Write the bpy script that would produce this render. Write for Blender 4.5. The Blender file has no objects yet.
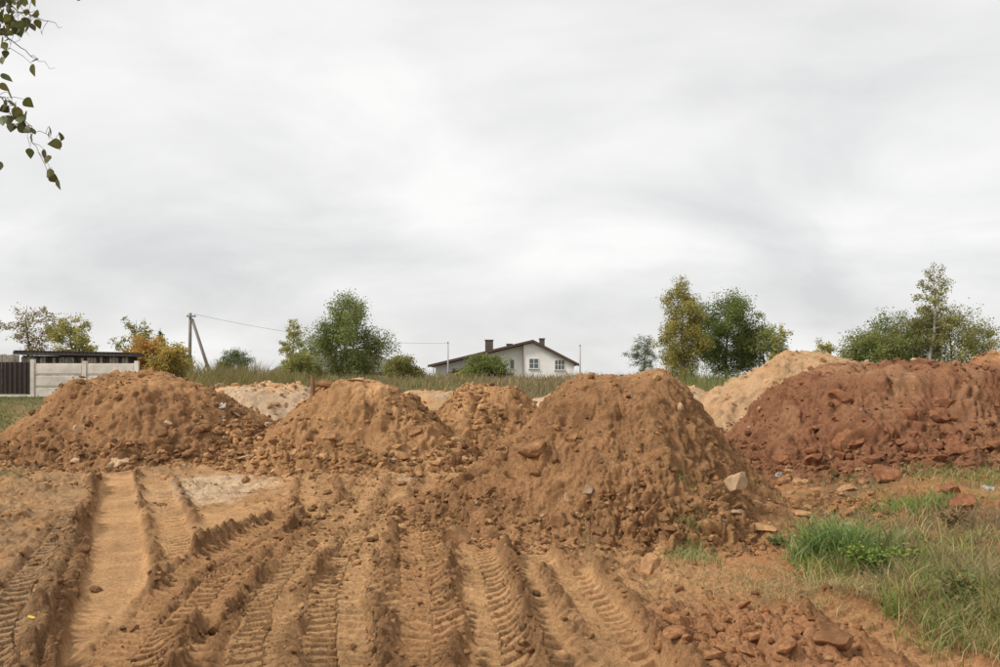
import bpy, math, random
import numpy as np
from mathutils import Vector, Matrix

R = math.radians
random.seed(7)
rng = np.random.default_rng(11)
S = bpy.context.scene
C = S.collection

# ------------------------------------------------------------------ camera
CAM_H, F, HOR = 1.7, 900.0, 380.0          # eye height, focal length in photo pixels, horizon row
cam = bpy.data.cameras.new('camera'); cam_o = bpy.data.objects.new('camera', cam); C.objects.link(cam_o)
cam.sensor_width = 36.0; cam.lens = 36.0 * F / 1000.0
cam.shift_y = (HOR - 333.5) / 1000.0
cam.clip_start = 0.05; cam.clip_end = 6000
cam_o.location = (0, 0, CAM_H); cam_o.rotation_euler = (R(90), 0, 0)
S.camera = cam_o
S.render.resolution_x = 1024; S.render.resolution_y = 683

# ------------------------------------------------------------------ light
SUN_EL, SUN_AZ = R(43), R(-114)              # azimuth measured from +Y towards +X
w = bpy.data.worlds.new('World'); S.world = w; w.use_nodes = True
nt = w.node_tree; nt.nodes.clear()
def N(t, k, **kw):
    n = t.nodes.new(k)
    for a, v in kw.items(): setattr(n, a, v)
    return n
out = N(nt, 'ShaderNodeOutputWorld'); bg = N(nt, 'ShaderNodeBackground'); bg.inputs[1].default_value = 0.10
sky = N(nt, 'ShaderNodeTexSky'); sky.sky_type = 'NISHITA'; sky.sun_disc = False
sky.sun_elevation = SUN_EL; sky.sun_rotation = SUN_AZ
tc = N(nt, 'ShaderNodeTexCoord'); sep = N(nt, 'ShaderNodeSeparateXYZ')
nt.links.new(tc.outputs['Generated'], sep.inputs[0])
mz = N(nt, 'ShaderNodeMath', operation='MAXIMUM'); mz.inputs[1].default_value = 0.0
nt.links.new(sep.outputs['Z'], mz.inputs[0])
az = N(nt, 'ShaderNodeMath', operation='ADD'); az.inputs[1].default_value = 0.42
nt.links.new(mz.outputs[0], az.inputs[0])
dx = N(nt, 'ShaderNodeMath', operation='DIVIDE'); dy = N(nt, 'ShaderNodeMath', operation='DIVIDE')
for n_, s_ in ((dx, 'X'), (dy, 'Y')):
    nt.links.new(sep.outputs[s_], n_.inputs[0]); nt.links.new(az.outputs[0], n_.inputs[1])
cmb = N(nt, 'ShaderNodeCombineXYZ'); nt.links.new(dx.outputs[0], cmb.inputs[0]); nt.links.new(dy.outputs[0], cmb.inputs[1])
mp = N(nt, 'ShaderNodeMapping'); mp.inputs['Scale'].default_value = (0.85, 1.15, 1); mp.inputs['Rotation'].default_value = (0, 0, R(14))
mp.inputs['Location'].default_value = (7.35, 4.6, 0)
nt.links.new(cmb.outputs[0], mp.inputs[0])
cn = N(nt, 'ShaderNodeTexNoise'); cn.inputs['Scale'].default_value = 2.1; cn.inputs['Detail'].default_value = 7.0
cn.inputs['Roughness'].default_value = 0.52; cn.inputs['Distortion'].default_value = 0.35
nt.links.new(mp.outputs[0], cn.inputs['Vector'])
cr = N(nt, 'ShaderNodeValToRGB')
cr.color_ramp.elements[0].position = 0.30; cr.color_ramp.elements[0].color = (0.322, 0.322, 0.324, 1)
cr.color_ramp.elements[1].position = 0.66; cr.color_ramp.elements[1].color = (0.460, 0.456, 0.450, 1)
nt.links.new(cn.outputs['Fac'], cr.inputs[0])
sc = N(nt, 'ShaderNodeVectorMath', operation='SCALE'); sc.inputs['Scale'].default_value = 10.0
nt.links.new(cr.outputs[0], sc.inputs[0])
mx = N(nt, 'ShaderNodeMix', data_type='RGBA'); mx.inputs[0].default_value = 0.97
nt.links.new(sky.outputs[0], mx.inputs[6]); nt.links.new(sc.outputs[0], mx.inputs[7])
nt.links.new(mx.outputs[2], bg.inputs[0]); nt.links.new(bg.outputs[0], out.inputs[0])

sun = bpy.data.lights.new('sun', 'SUN'); sun.energy = 1.5; sun.angle = R(12); sun.color = (1, 0.955, 0.89)
sun_o = bpy.data.objects.new('sun', sun); C.objects.link(sun_o)
sd = Vector((math.sin(SUN_AZ) * math.cos(SUN_EL), math.cos(SUN_AZ) * math.cos(SUN_EL), math.sin(SUN_EL)))
sun_o.rotation_euler = sd.to_track_quat('Z', 'Y').to_euler(); sun_o.location = (0, 20, 30)
S.view_settings.view_transform = 'Standard'; S.view_settings.look = 'None'
S.view_settings.exposure = 1.1; S.view_settings.gamma = 1.0

# ------------------------------------------------------------------ numpy helpers
def ss(a, b, x):
    t = np.clip((x - a) / (b - a), 0, 1); return t * t * (3 - 2 * t)
def hash2(ix, iy, seed):
    h = (ix.astype(np.int64) * 374761393 + iy.astype(np.int64) * 668265263 + seed * 974634777) & 0xFFFFFFFF
    h = ((h ^ (h >> 13)) * 1274126177) & 0xFFFFFFFF
    h = ((h ^ (h >> 16)) * 2246822519) & 0xFFFFFFFF
    h = h ^ (h >> 15)
    return (h & 0xFFFFFF) / float(0x1000000)
def vnoise(x, y, seed=0):
    """gradient noise, about -0.7..0.7"""
    ix = np.floor(x); iy = np.floor(y); fx = x - ix; fy = y - iy
    u = fx ** 3 * (fx * (fx * 6 - 15) + 10); v = fy ** 3 * (fy * (fy * 6 - 15) + 10)
    def g(ox, oy):
        a = hash2(ix + ox, iy + oy, seed) * 6.2831853
        return np.cos(a) * (fx - ox) + np.sin(a) * (fy - oy)
    a = g(0, 0) * (1 - u) + g(1, 0) * u; b = g(0, 1) * (1 - u) + g(1, 1) * u
    return a * (1 - v) + b * v
def fbm(x, y, o=4, seed=0, gain=0.5):
    s = 0; a = 1.0
    for i in range(o):
        s = s + a * vnoise(x * 2 ** i + 17.3 * i, y * 2 ** i - 9.1 * i, seed + i); a *= gain
    return s
def clods(x, y, seed=0, fill=0.75):
    """rounded lumps, 0..1, one per unit cell"""
    ix = np.floor(x); iy = np.floor(y); h = np.zeros_like(x)
    for ox in (-1, 0, 1):
        for oy in (-1, 0, 1):
            cx, cy = ix + ox, iy + oy
            h0 = hash2(cx, cy, seed) * 4096; a0 = np.floor(h0); h1 = hash2(cx, cy, seed + 1) * 4096; a1 = np.floor(h1)
            u0, u1, u2, u3 = a0 / 4096, h0 - a0, a1 / 4096, h1 - a1
            px = cx + u0; py = cy + u1; r = (0.22 + 0.5 * u2 * u2) * ((u3 * 7.31) % 1 < fill)
            k = 0.6 + 0.8 * u3; an = 3.14159 * ((u2 * 9.7 + u1) % 1); ca_, sa_ = np.cos(an), np.sin(an)
            ex = (x - px) * ca_ + (y - py) * sa_; ey = -(x - px) * sa_ + (y - py) * ca_
            d2 = (ex * k) ** 2 + (ey / k) ** 2
            q = np.clip(1 - d2 / (r * r + 1e-6), 0, 1)
            h = np.maximum(h, np.sqrt(q) * r * 1.6)
    return h

def mesh_np(name, V, Fq, mat, parent=None, col=None, smooth=True, loc=None):
    """V (n,3), Fq (m,3|4) -> one mesh object; col (n,3) goes into the colour attribute 'col'"""
    V = np.asarray(V, dtype=np.float32); Fq = np.asarray(Fq, dtype=np.int32); k = Fq.shape[1]
    me = bpy.data.meshes.new(name)
    me.vertices.add(len(V)); me.vertices.foreach_set('co', V.ravel())
    me.loops.add(Fq.size); me.loops.foreach_set('vertex_index', Fq.ravel())
    me.polygons.add(len(Fq)); me.polygons.foreach_set('loop_start', np.arange(0, Fq.size, k, dtype=np.int32))
    me.polygons.foreach_set('use_smooth', np.full(len(Fq), smooth, dtype=bool))
    me.update(calc_edges=True)
    if col is not None:
        a = me.color_attributes.new('col', 'FLOAT_COLOR', 'POINT')
        c4 = np.ones((len(V), 4), dtype=np.float32); c4[:, :3] = col; a.data.foreach_set('color', c4.ravel())
    me.materials.append(mat)
    o = bpy.data.objects.new(name, me); C.objects.link(o); o.parent = parent
    if loc is not None: o.location = loc
    return o
def tag(o, label=None, cat=None, group=None, kind=None):
    if label: o['label'] = label
    if cat: o['category'] = cat
    if group: o['group'] = group
    if kind: o['kind'] = kind
    return o
def thing(name, label, cat, loc=(0, 0, 0), rz=0, group=None):
    o = bpy.data.objects.new(name, None); C.objects.link(o); o.empty_display_size = 0.2
    o.location = loc; o.rotation_euler = (0, 0, rz)
    return tag(o, label, cat, group)
def X_at(px, d): return (px - 500.0) / F * d
def Z_at(row, d): return CAM_H - (row - HOR) / F * d
def D_at(row): return CAM_H * F / (row - HOR)       # distance of flat ground seen at a row

# box / tube collectors ---------------------------------------------------
class MB:
    def __init__(s): s.v = []; s.f = []
    def box(s, x0, x1, y0, y1, z0, z1):
        n = len(s.v)
        s.v += [(x0, y0, z0), (x1, y0, z0), (x1, y1, z0), (x0, y1, z0), (x0, y0, z1), (x1, y0, z1), (x1, y1, z1), (x0, y1, z1)]
        s.f += [tuple(n + i for i in q) for q in ((0, 3, 2, 1), (4, 5, 6, 7), (0, 1, 5, 4), (1, 2, 6, 5), (2, 3, 7, 6), (3, 0, 4, 7))]
        return s
    def prism(s, poly, y0, y1):
        """polygon in x,z (counter-clockwise seen from -y) extruded along y"""
        n = len(s.v); m = len(poly)
        s.v += [(x, y0, z) for x, z in poly] + [(x, y1, z) for x, z in poly]
        s.f += [tuple(range(n, n + m)), tuple(range(n + 2 * m - 1, n + m - 1, -1))]
        s.f += [(n + (i + 1) % m, n + i, n + m + i, n + m + (i + 1) % m) for i in range(m)]
        return s
    def tube(s, pts, rad, k=6):
        n0 = len(s.v); pts = [Vector(p) for p in pts]
        for i, p in enumerate(pts):
            t = (pts[min(i + 1, len(pts) - 1)] - pts[max(i - 1, 0)])
            t = t.normalized() if t.length > 1e-6 else Vector((0, 0, 1))
            a = t.cross(Vector((0.31, 0.87, 0.2))).normalized(); b = t.cross(a)
            r = rad[i] if hasattr(rad, '__len__') else rad
            for j in range(k):
                q = 6.2831853 * j / k
                s.v.append(tuple(p + (a * math.cos(q) + b * math.sin(q)) * r))
        for i in range(len(pts) - 1):
            for j in range(k):
                s.f.append((n0 + i * k + j, n0 + i * k + (j + 1) % k, n0 + (i + 1) * k + (j + 1) % k, n0 + (i + 1) * k + j))
        s.f.append(tuple(n0 + j for j in range(k))[::-1]); e = n0 + (len(pts) - 1) * k
        s.f.append(tuple(e + j for j in range(k)))
        return s
    def build(s, name, mat, parent=None, loc=None, smooth=False):
        me = bpy.data.meshes.new(name); me.from_pydata(s.v, [], s.f); me.update()
        if smooth: me.polygons.foreach_set('use_smooth', [True] * len(me.polygons))
        me.materials.append(mat)
        o = bpy.data.objects.new(name, me); C.objects.link(o); o.parent = parent
        if loc is not None: o.location = loc
        return o

# ------------------------------------------------------------------ materials
def base_mat(name, rough=0.9, spec=0.2):
    m = bpy.data.materials.new(name); m.use_nodes = True
    b = m.node_tree.nodes['Principled BSDF']; b.inputs['Roughness'].default_value = rough
    b.inputs['Specular IOR Level'].default_value = spec
    return m, m.node_tree, b
def noise_node(t, scale, detail=4, rough=0.6, coord='Object'):
    tcn = N(t, 'ShaderNodeTexCoord'); n = N(t, 'ShaderNodeTexNoise')
    n.inputs['Scale'].default_value = scale; n.inputs['Detail'].default_value = detail; n.inputs['Roughness'].default_value = rough
    t.links.new(tcn.outputs[coord], n.inputs['Vector']); return n
def vary(t, src, noise, lo, hi):
    mr = N(t, 'ShaderNodeMapRange'); mr.inputs[1].default_value = 0.3; mr.inputs[2].default_value = 0.7
    mr.inputs[3].default_value = lo; mr.inputs[4].default_value = hi
    t.links.new(noise.outputs['Fac'], mr.inputs[0])
    v = N(t, 'ShaderNodeVectorMath', operation='SCALE'); t.links.new(src, v.inputs[0]); t.links.new(mr.outputs[0], v.inputs['Scale'])
    return v.outputs[0]
def bump(t, b, noises):
    prev = None
    for n, dist, st in noises:
        bp = N(t, 'ShaderNodeBump'); bp.inputs['Distance'].default_value = dist; bp.inputs['Strength'].default_value = st
        t.links.new(n.outputs['Fac'], bp.inputs['Height'])
        if prev: t.links.new(prev.outputs[0], bp.inputs['Normal'])
        prev = bp
    t.links.new(prev.outputs[0], b.inputs['Normal'])
def attr_soil(name, rough=0.97, spec=0.03):
    m, t, b = base_mat(name, rough, spec)
    at = N(t, 'ShaderNodeAttribute'); at.attribute_name = 'col'
    n1 = noise_node(t, 38, 5, 0.7); n2 = noise_node(t, 4.5, 5, 0.6); n3 = noise_node(t, 120, 3, 0.7)
    c = vary(t, at.outputs['Color'], n1, 0.62, 1.32); c = vary(t, c, n2, 0.86, 1.13)
    t.links.new(c, b.inputs['Base Color'])
    bump(t, b, ((n1, 0.022, 1.0), (n3, 0.010, 1.0)))
    return m
def flat_mat(name, col, rough=0.8, spec=0.3, scale=6.0, lo=0.85, hi=1.12, bmp=0.004):
    m, t, b = base_mat(name, rough, spec)
    rgb = N(t, 'ShaderNodeRGB'); rgb.outputs[0].default_value = (*col, 1)
    n1 = noise_node(t, scale, 6, 0.65); n2 = noise_node(t, scale * 0.17, 3, 0.5)
    c = vary(t, rgb.outputs[0], n1, lo, hi); c = vary(t, c, n2, lo, hi)
    t.links.new(c, b.inputs['Base Color'])
    if bmp: bump(t, b, ((n1, bmp, 0.7),))
    return m
def leaf_mat(name, trans=0.45, rough=0.6, spec=0.25):
    m, t, b = base_mat(name, rough, spec)
    at = N(t, 'ShaderNodeAttribute'); at.attribute_name = 'col'
    t.links.new(at.outputs['Color'], b.inputs['Base Color'])
    tr = N(t, 'ShaderNodeBsdfTranslucent'); t.links.new(at.outputs['Color'], tr.inputs[0])
    mxs = N(t, 'ShaderNodeMixShader'); mxs.inputs[0].default_value = trans
    t.links.new(b.outputs[0], mxs.inputs[1]); t.links.new(tr.outputs[0], mxs.inputs[2])
    t.links.new(mxs.outputs[0], t.nodes['Material Output'].inputs[0])
    return m
M = {}
M['soil'] = attr_soil('loose_soil')
M['leaf'] = leaf_mat('foliage'); M['grass'] = leaf_mat('grass_blades', 0.25, 0.55)
M['bark'] = flat_mat('bark', (0.13, 0.105, 0.08), 0.9, 0.1, 9)
M['twig'] = flat_mat('twig_bark', (0.075, 0.05, 0.036), 0.8, 0.2, 40)
M['birch'] = flat_mat('birch_bark', (0.42, 0.40, 0.36), 0.8, 0.2, 5, 0.55, 1.2)
M['stone_pale'] = flat_mat('pale_stone', (0.47, 0.315, 0.19), 0.85, 0.2, 14, 0.75, 1.2, 0.01)
M['stone_grey'] = flat_mat('grey_stone', (0.34, 0.235, 0.155), 0.85, 0.2, 14, 0.75, 1.2, 0.01)
M['clod_brown'] = flat_mat('brown_clod', (0.27, 0.145, 0.072), 0.97, 0.03, 18, 0.7, 1.25, 0.02)
M['clod_tan'] = flat_mat('tan_clod', (0.43, 0.248, 0.122), 0.97, 0.03, 18, 0.7, 1.25, 0.02)
M['clod_red'] = flat_mat('red_clod', (0.265, 0.120, 0.063), 0.97, 0.03, 16, 0.65, 1.3, 0.02)
M['clod_orange'] = flat_mat('orange_clod', (0.38, 0.19, 0.09), 0.97, 0.03, 16, 0.65, 1.3, 0.02)
M['concrete'] = flat_mat('fence_concrete', (0.76, 0.69, 0.60), 0.9, 0.1, 2.2, 0.72, 1.12, 0.004)
M['brown_metal'] = flat_mat('brown_sheet_metal', (0.045, 0.030, 0.024), 0.45, 0.5, 3, 0.85, 1.15, 0)
M['plank'] = flat_mat('weathered_plank', (0.34, 0.29, 0.245), 0.9, 0.15, 7, 0.6, 1.3, 0.004)
M['plank_dark'] = flat_mat('dark_plank', (0.08, 0.058, 0.046), 0.9, 0.15, 7, 0.6, 1.3, 0.004)
M['roof_dark'] = flat_mat('dark_roofing', (0.075, 0.06, 0.055), 0.8, 0.25, 5, 0.8, 1.2, 0.004)
M['roof_house'] = flat_mat('brown_roof_tile', (0.075, 0.050, 0.042), 0.75, 0.3, 4, 0.8, 1.2, 0.004)
M['fascia'] = flat_mat('brown_fascia', (0.105, 0.065, 0.052), 0.7, 0.3, 4, 0.9, 1.1, 0)
M['soffit'] = flat_mat('soffit_board', (0.30, 0.24, 0.20), 0.7, 0.3, 4, 0.9, 1.1, 0)
M['wall_white'] = flat_mat('white_render', (0.90, 0.85, 0.82), 0.9, 0.15, 2, 0.94, 1.05, 0.002)
M['brick_chimney'] = flat_mat('chimney_brick', (0.125, 0.098, 0.09), 0.9, 0.15, 6, 0.8, 1.2, 0.004)
M['frame_white'] = flat_mat('white_frame', (0.72, 0.70, 0.67), 0.5, 0.4, 3, 0.96, 1.04, 0)
gl, gt, gb = base_mat('window_glass', 0.08, 0.6); gb.inputs['Base Color'].default_value = (0.10, 0.11, 0.11, 1); M['glass'] = gl
M['wall_beige'] = flat_mat('beige_render', (0.40, 0.33, 0.25), 0.9, 0.15, 2, 0.9, 1.1, 0.002)
M['roof_grey'] = flat_mat('grey_green_roof', (0.15, 0.14, 0.105), 0.8, 0.25, 5, 0.85, 1.15, 0.004)
M['pole'] = flat_mat('grey_pole', (0.24, 0.215, 0.19), 0.85, 0.2, 6, 0.8, 1.15, 0.003)
M['pole_pale'] = flat_mat('pale_pole', (0.45, 0.43, 0.40), 0.8, 0.2, 6, 0.85, 1.1, 0)
M['wire'] = flat_mat('cable', (0.10, 0.10, 0.10), 0.6, 0.3, 3, 0.95, 1.05, 0)
M['stake'] = flat_mat('raw_wood', (0.28, 0.15, 0.085), 0.9, 0.1, 20, 0.7, 1.2, 0.004)
M['stick_pale'] = flat_mat('pale_stick', (0.55, 0.43, 0.31), 0.9, 0.1, 20, 0.8, 1.1, 0.002)
M['white_scrap'] = flat_mat('white_plastic', (0.50, 0.46, 0.41), 0.5, 0.4, 6, 0.85, 1.05, 0)

# soil colours (dry and damp earths, linear)
SAND = np.array((0.58, 0.42, 0.275)); TAN = np.array((0.57, 0.335, 0.162)); BROWN = np.array((0.30, 0.162, 0.080))
MID = np.array((0.44, 0.243, 0.114)); RED = np.array((0.305, 0.136, 0.071)); GREYM = np.array((0.38, 0.240, 0.130)); DAMP = np.array((0.20, 0.115, 0.064))
TURF = np.array((0.085, 0.095, 0.035))
def mixc(a, b, t): return a * (1 - t[..., None]) + b * t[..., None]

# ------------------------------------------------------------------ terrain shape
def base_z(x, y):
    z = 1.75 * ss(14, 52, y) - 0.95 * ss(56, 76, y)
    z = z + 0.28 * ss(2.6, 6.0, x - 0.12 * (y - 6)) * ss(3, 7, y) * (1 - ss(20, 30, y))     # bank rising to the right
    z = z + 0.10 * fbm(x * 0.16, y * 0.16, 3, 5) * (1 - ss(200, 400, y)) * ss(9, 16, y)
    return z

# wheel tracks: image-plane sketches turned into ground polylines
def P(*pr): return [(X_at(px, D_at(r)), D_at(r)) for px, r in pr]
TRACKS = [
 # pts, width, depth, berm, pitch, lug, chevron, smear(0 sharp..1 smooth), colour
 (P((20, 700), (20, 620), (60, 555), (85, 510)), 0.44, .08, .06, .17, .045, .5, .05, GREYM * 1.1),
 (P((62, 720), (70, 640), (86, 560), (104, 500), (110, 478)), 0.30, .12, .10, .18, .03, .5, .35, MID * .8),
 (P((60, 690), (130, 625), (215, 560), (300, 520), (420, 496)), 0.46, .07, .07, .16, .040, .6, .1, MID * 1.05),
 (P((150, 478), (160, 505), (168, 545), (150, 600), (110, 690)), 0.50, .09, .08, .18, .030, .5, .45, TAN),
 (P((116, 472), (118, 510), (117, 560), (110, 620), (104, 720)), 0.52, .11, .08, .18, .018, .5, .85, TAN * 1.05),
 (P((250, 545), (300, 523), (360, 516), (430, 520)), 0.42, .06, .07, .15, .035, .5, .1, MID),
 (P((330, 505), (262, 535), (205, 575), (150, 640), (110, 720)), 0.52, .13, .15, .16, .055, .7, .0, MID * 1.08),
 (P((352, 498), (312, 540), (265, 590), (235, 650), (215, 730)), 0.52, .12, .15, .16, .050, .7, .0, MID * 1.12),
 (P((270, 600), (330, 560), (380, 520), (405, 478)), 0.44, .07, .08, .16, .045, .5, .1, TAN * .9),
 (P((316, 468), (318, 500), (330, 545), (318, 600), (300, 730)), 0.48, .09, .08, .17, .045, .6, .1, TAN * 0.96),
 (P((400, 470), (372, 520), (364, 570), (372, 620), (380, 740)), 0.56, .10, .11, .16, .050, .45, .0, TAN * 0.98),
 (P((415, 500), (425, 560), (432, 620), (436, 740)), 0.46, .08, .09, .16, .050, .6, .0, MID * 1.15),
 (P((180, 640), (225, 590), (262, 556), (330, 530)), 0.40, .05, .05, .15, .040, .6, .0, MID * 1.1),
 (P((255, 720), (268, 640), (290, 580), (345, 520), (372, 480)), 0.42, .06, .06, .15, .042, .6, .0, TAN * .95),
 (P((345, 740), (338, 650), (345, 580), (372, 530)), 0.40, .06, .05, .15, .042, .6, .0, TAN * .95),
 (P((474, 545), (485, 590), (498, 640), (512, 740)), 0.40, .09, .09, .18, .035, .8, .1, TAN * 1.04),
 (P((528, 545), (548, 590), (573, 650), (603, 740)), 0.36, .11, .12, .17, .028, .6, .35, TAN * 1.04),
 (P((568, 560), (594, 600), (627, 650), (672, 740)), 0.34, .11, .12, .17, .028, .6, .35, TAN * 1.0),
 (P((770, 585), (820, 606), (900, 640), (990, 690)), 0.44, .07, .06, .17, .025, .5, .5, MID * 1.15),
]
def spline(pts, n=10):
    p = [np.array(q) for q in pts]; p = [2 * p[0] - p[1]] + p + [2 * p[-1] - p[-2]]; o = []
    for i in range(1, len(p) - 2):
        for k in range(n):
            t = k / n; a, b, c, d = p[i - 1:i + 3]
            o.append(.5 * (2 * b + (c - a) * t + (2 * a - 5 * b + 4 * c - d) * t * t + (3 * b - a - 3 * c + d) * t ** 3))
    o.append(p[-2]); return np.array(o)

SPL = [spline(t_[0]) for t_ in TRACKS]
def ground(x, y, want_col=False):
    """height (and colour) of the trodden ground; x, y flat arrays"""
    z = base_z(x, y)
    near = (1 - ss(22, 30, y)) * ss(-3, 1, y + 3)
    lump = fbm(x * 0.9, y * 0.9, 4, 31)
    churn = np.clip(0.55 + 0.9 * fbm(x * 0.5 + 4, y * 0.5, 3, 77), 0.1, 1)
    right = ss(1.2, 2.6, x - 0.10 * (y - 5))
    z = z + near * (0.075 * lump + churn * (0.075 * clods(x * 4.5, y * 4.5, 3) + 0.055 * clods(x * 9, y * 9, 13) + 0.028 * clods(x * 21, y * 21, 23, .9) + .05 * np.abs(fbm(x * 4, y * 4, 3, 33))) - 0.04)
    redz = np.exp(-(((x - 1.55) / 0.75) ** 2 + ((y - 5.7) / 0.85) ** 2))          # pushed-up red lumps
    z = z + redz * (0.06 + 0.17 * clods(x * 3.2, y * 3.2, 43, .9) + 0.08 * clods(x * 7, y * 7, 53, .9) + .07 * clods(x * 15, y * 15, 54, .9) + .10 * fbm(x * 2.2, y * 2.2, 3, 8))
    col = None
    if want_col:
        n = fbm(x * 0.7, y * 0.7, 4, 91); n2 = fbm(x * 2.6, y * 2.6, 3, 92)
        col = mixc(np.broadcast_to(MID, x.shape + (3,)), TAN, np.clip(.45 + n + .5 * n2, 0, 1))
        col = mixc(col, GREYM, ss(-1.9, -3.0, x + .28 * (y - 5) + 1.1 * n + .5 * n2) * np.clip(.65 + n2, 0, 1))       # grey mud at far left
        col = mixc(col, DAMP, np.clip(ss(.25, .75, n2 + churn * .35), 0, 1) * .55 * near)
        sx, sy = X_at(205, 14.2), 14.2
        sp = ss(1.0, .5, np.hypot((x - sx) / 1.25, (y - sy) / 2.6) + .6 * n2); col = mixc(col, SAND * 1.05, sp * .85)
        col = mixc(col, MID * np.array((1.02, .88, .8)), right * (1 - ss(.1, .6, n2)) * .8)
        col = mixc(col, np.array((.44, .22, .11)), np.clip(redz * 1.6, 0, 1) * .85)
        col = mixc(col, np.array((.16, .125, .07)), ss(2.3, 3.2, x - .17 * (y - 6)) * np.clip(.5 + 1.5 * n, 0, 1) * near * .8)
        tur = np.maximum(ss(26, 36, y + 5 * n), ss(-.50, -.58, x / np.maximum(y, 1)) * ss(14.5, 17, y + 3 * n2))
        col = mixc(col, mixc(np.broadcast_to(TURF, x.shape + (3,)), np.array((.16, .14, .065)), np.clip(.4 + 1.4 * n, 0, 1)), tur)
    zs = base_z(x, y) + near * 0.05 * fbm(x * .7, y * .7, 2, 31)
    for k, (pts, wd, dep, berm, pitch, lug, chev, smear, tcol) in enumerate(TRACKS):
        sp = SPL[k]; hw = wd / 2
        m = (x > sp[:, 0].min() - .7) & (x < sp[:, 0].max() + .7) & (y > sp[:, 1].min() - .7) & (y < sp[:, 1].max() + .7)
        idx = np.nonzero(m)[0]
        if not len(idx): continue
        xx, yy = x[idx], y[idx]; bd = np.full(len(idx), 1e9); bs = np.zeros(len(idx)); bt = np.zeros(len(idx)); be = np.zeros(len(idx)); acc = 0
        wob = .05 * vnoise(xx * 1.1, yy * 1.1, 200 + k)
        L = np.hypot(*(sp[1:] - sp[:-1]).T).sum()
        for a, b in zip(sp[:-1], sp[1:]):
            e = b - a; l = np.hypot(*e); u = e / l
            tt = (xx - a[0]) * u[0] + (yy - a[1]) * u[1]; tcl = np.clip(tt, 0, l)
            s = (xx - a[0]) * u[1] - (yy - a[1]) * u[0]
            dd = np.hypot(xx - a[0] - u[0] * tcl, yy - a[1] - u[1] * tcl)
            q = dd < bd; bd[q] = dd[q]; bs[q] = s[q]; bt[q] = acc + tcl[q]; acc += l
        ok = bd < .6
        idx, xx, yy, bd, bs, bt, wob = (q[ok] for q in (idx, xx, yy, bd, bs, bt, wob))
        bs = bs + wob; ab = np.abs(np.where(bs < 0, -1, 1) * np.maximum(bd + np.where(bs < 0, -wob, wob), 0))
        fade = ss(0, .5, bt) * ss(0, .3, L - bt) * np.clip(.95 + .7 * vnoise(bt * .6, bt * 0 + k, 300), .6, 1)
        ins = ss(hw + .02, hw - .02, ab) * fade
        sm = np.clip(smear + .5 * vnoise(xx * 1.3, yy * 1.3, 400 + k), 0, 1)
        ph = bt / pitch + .5 * (bs > 0) + chev * ab / hw + .16 * vnoise(xx * 2.5, yy * 2.5, 420 + k)
        tri = np.abs((ph % 1) - .5) * 2
        tread = ss(.36, .54, tri)
        rough = .018 * clods(xx * 14, yy * 14, 500 + k, .5) * (1 - sm * .7) + .012 * fbm(xx * 6, yy * 6, 3, 510 + k)
        h = zs[idx] - .95 * dep + 2.6 * lug * tread * (1 - sm) + .6 * rough
        bn = np.clip(.62 + .9 * vnoise(bt * 1.1 + 9 * (bs > 0), bs * 0 + k, 600), .15, 1.1)
        bw = np.exp(-((ab - hw - .075) / .085) ** 2) * fade
        bz = .85 * berm * bn * bw * (.8 + .2 * tread) + bw * bn * (.075 * clods(xx * 6, yy * 6, 700 + k) + .05 * clods(xx * 13, yy * 13, 720 + k, .9) + .04 * fbm(xx * 4, yy * 4, 3, 740 + k))
        z[idx] = z[idx] * (1 - ins) + h * ins + bz
        if want_col:
            cc = tcol * (1 + .25 * fbm(xx * 1.8, yy * 1.8, 3, 800 + k))[:, None]
            c0 = mixc(col[idx], BROWN * .68, np.clip(bw * bn * 1.2, 0, 1) * .8)
            col[idx] = mixc(c0, cc, ins * .85)
    return (z, col) if want_col else z

# ------------------------------------------------------------------ ground
uc = np.concatenate([-np.geomspace(3.2, .62, 26)[:-1], np.linspace(-.6, .6, 690), np.geomspace(.62, 3.2, 26)[1:]])
yr = np.concatenate([np.linspace(-30, 3.2, 14), np.linspace(3.4, 4.3, 12), np.geomspace(4.4, 21, 620), np.geomspace(21.3, 60, 110)[1:], np.geomspace(62, 2600, 50)])
GV, GFs, GC, nb = [], [], [], 0
split = int(np.searchsorted(yr, 21.2))
for yy_, uu_ in ((yr[:split + 1], uc), (yr[split:], uc[::4])):
    YY, UU = np.meshgrid(yy_, uu_, indexing='ij')
    XX = UU * (np.maximum(YY, 3.2) + 1.0) * np.where(YY < 3.2, 1 + (3.2 - YY) * .2, 1)
    gz, gc = ground(XX.ravel(), YY.ravel(), True); nr, ncol = YY.shape
    ii = (np.arange(nr - 1)[:, None] * ncol + np.arange(ncol - 1)[None, :]).ravel()
    GFs.append(np.stack([ii, ii + 1, ii + ncol + 1, ii + ncol], 1) + nb); GV.append(np.stack([XX.ravel(), YY.ravel(), gz], 1)); GC.append(gc); nb += nr * ncol
g = mesh_np('ground', np.concatenate(GV), np.concatenate(GFs), M['soil'], col=np.concatenate(GC))
tag(g, kind='structure')

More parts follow.
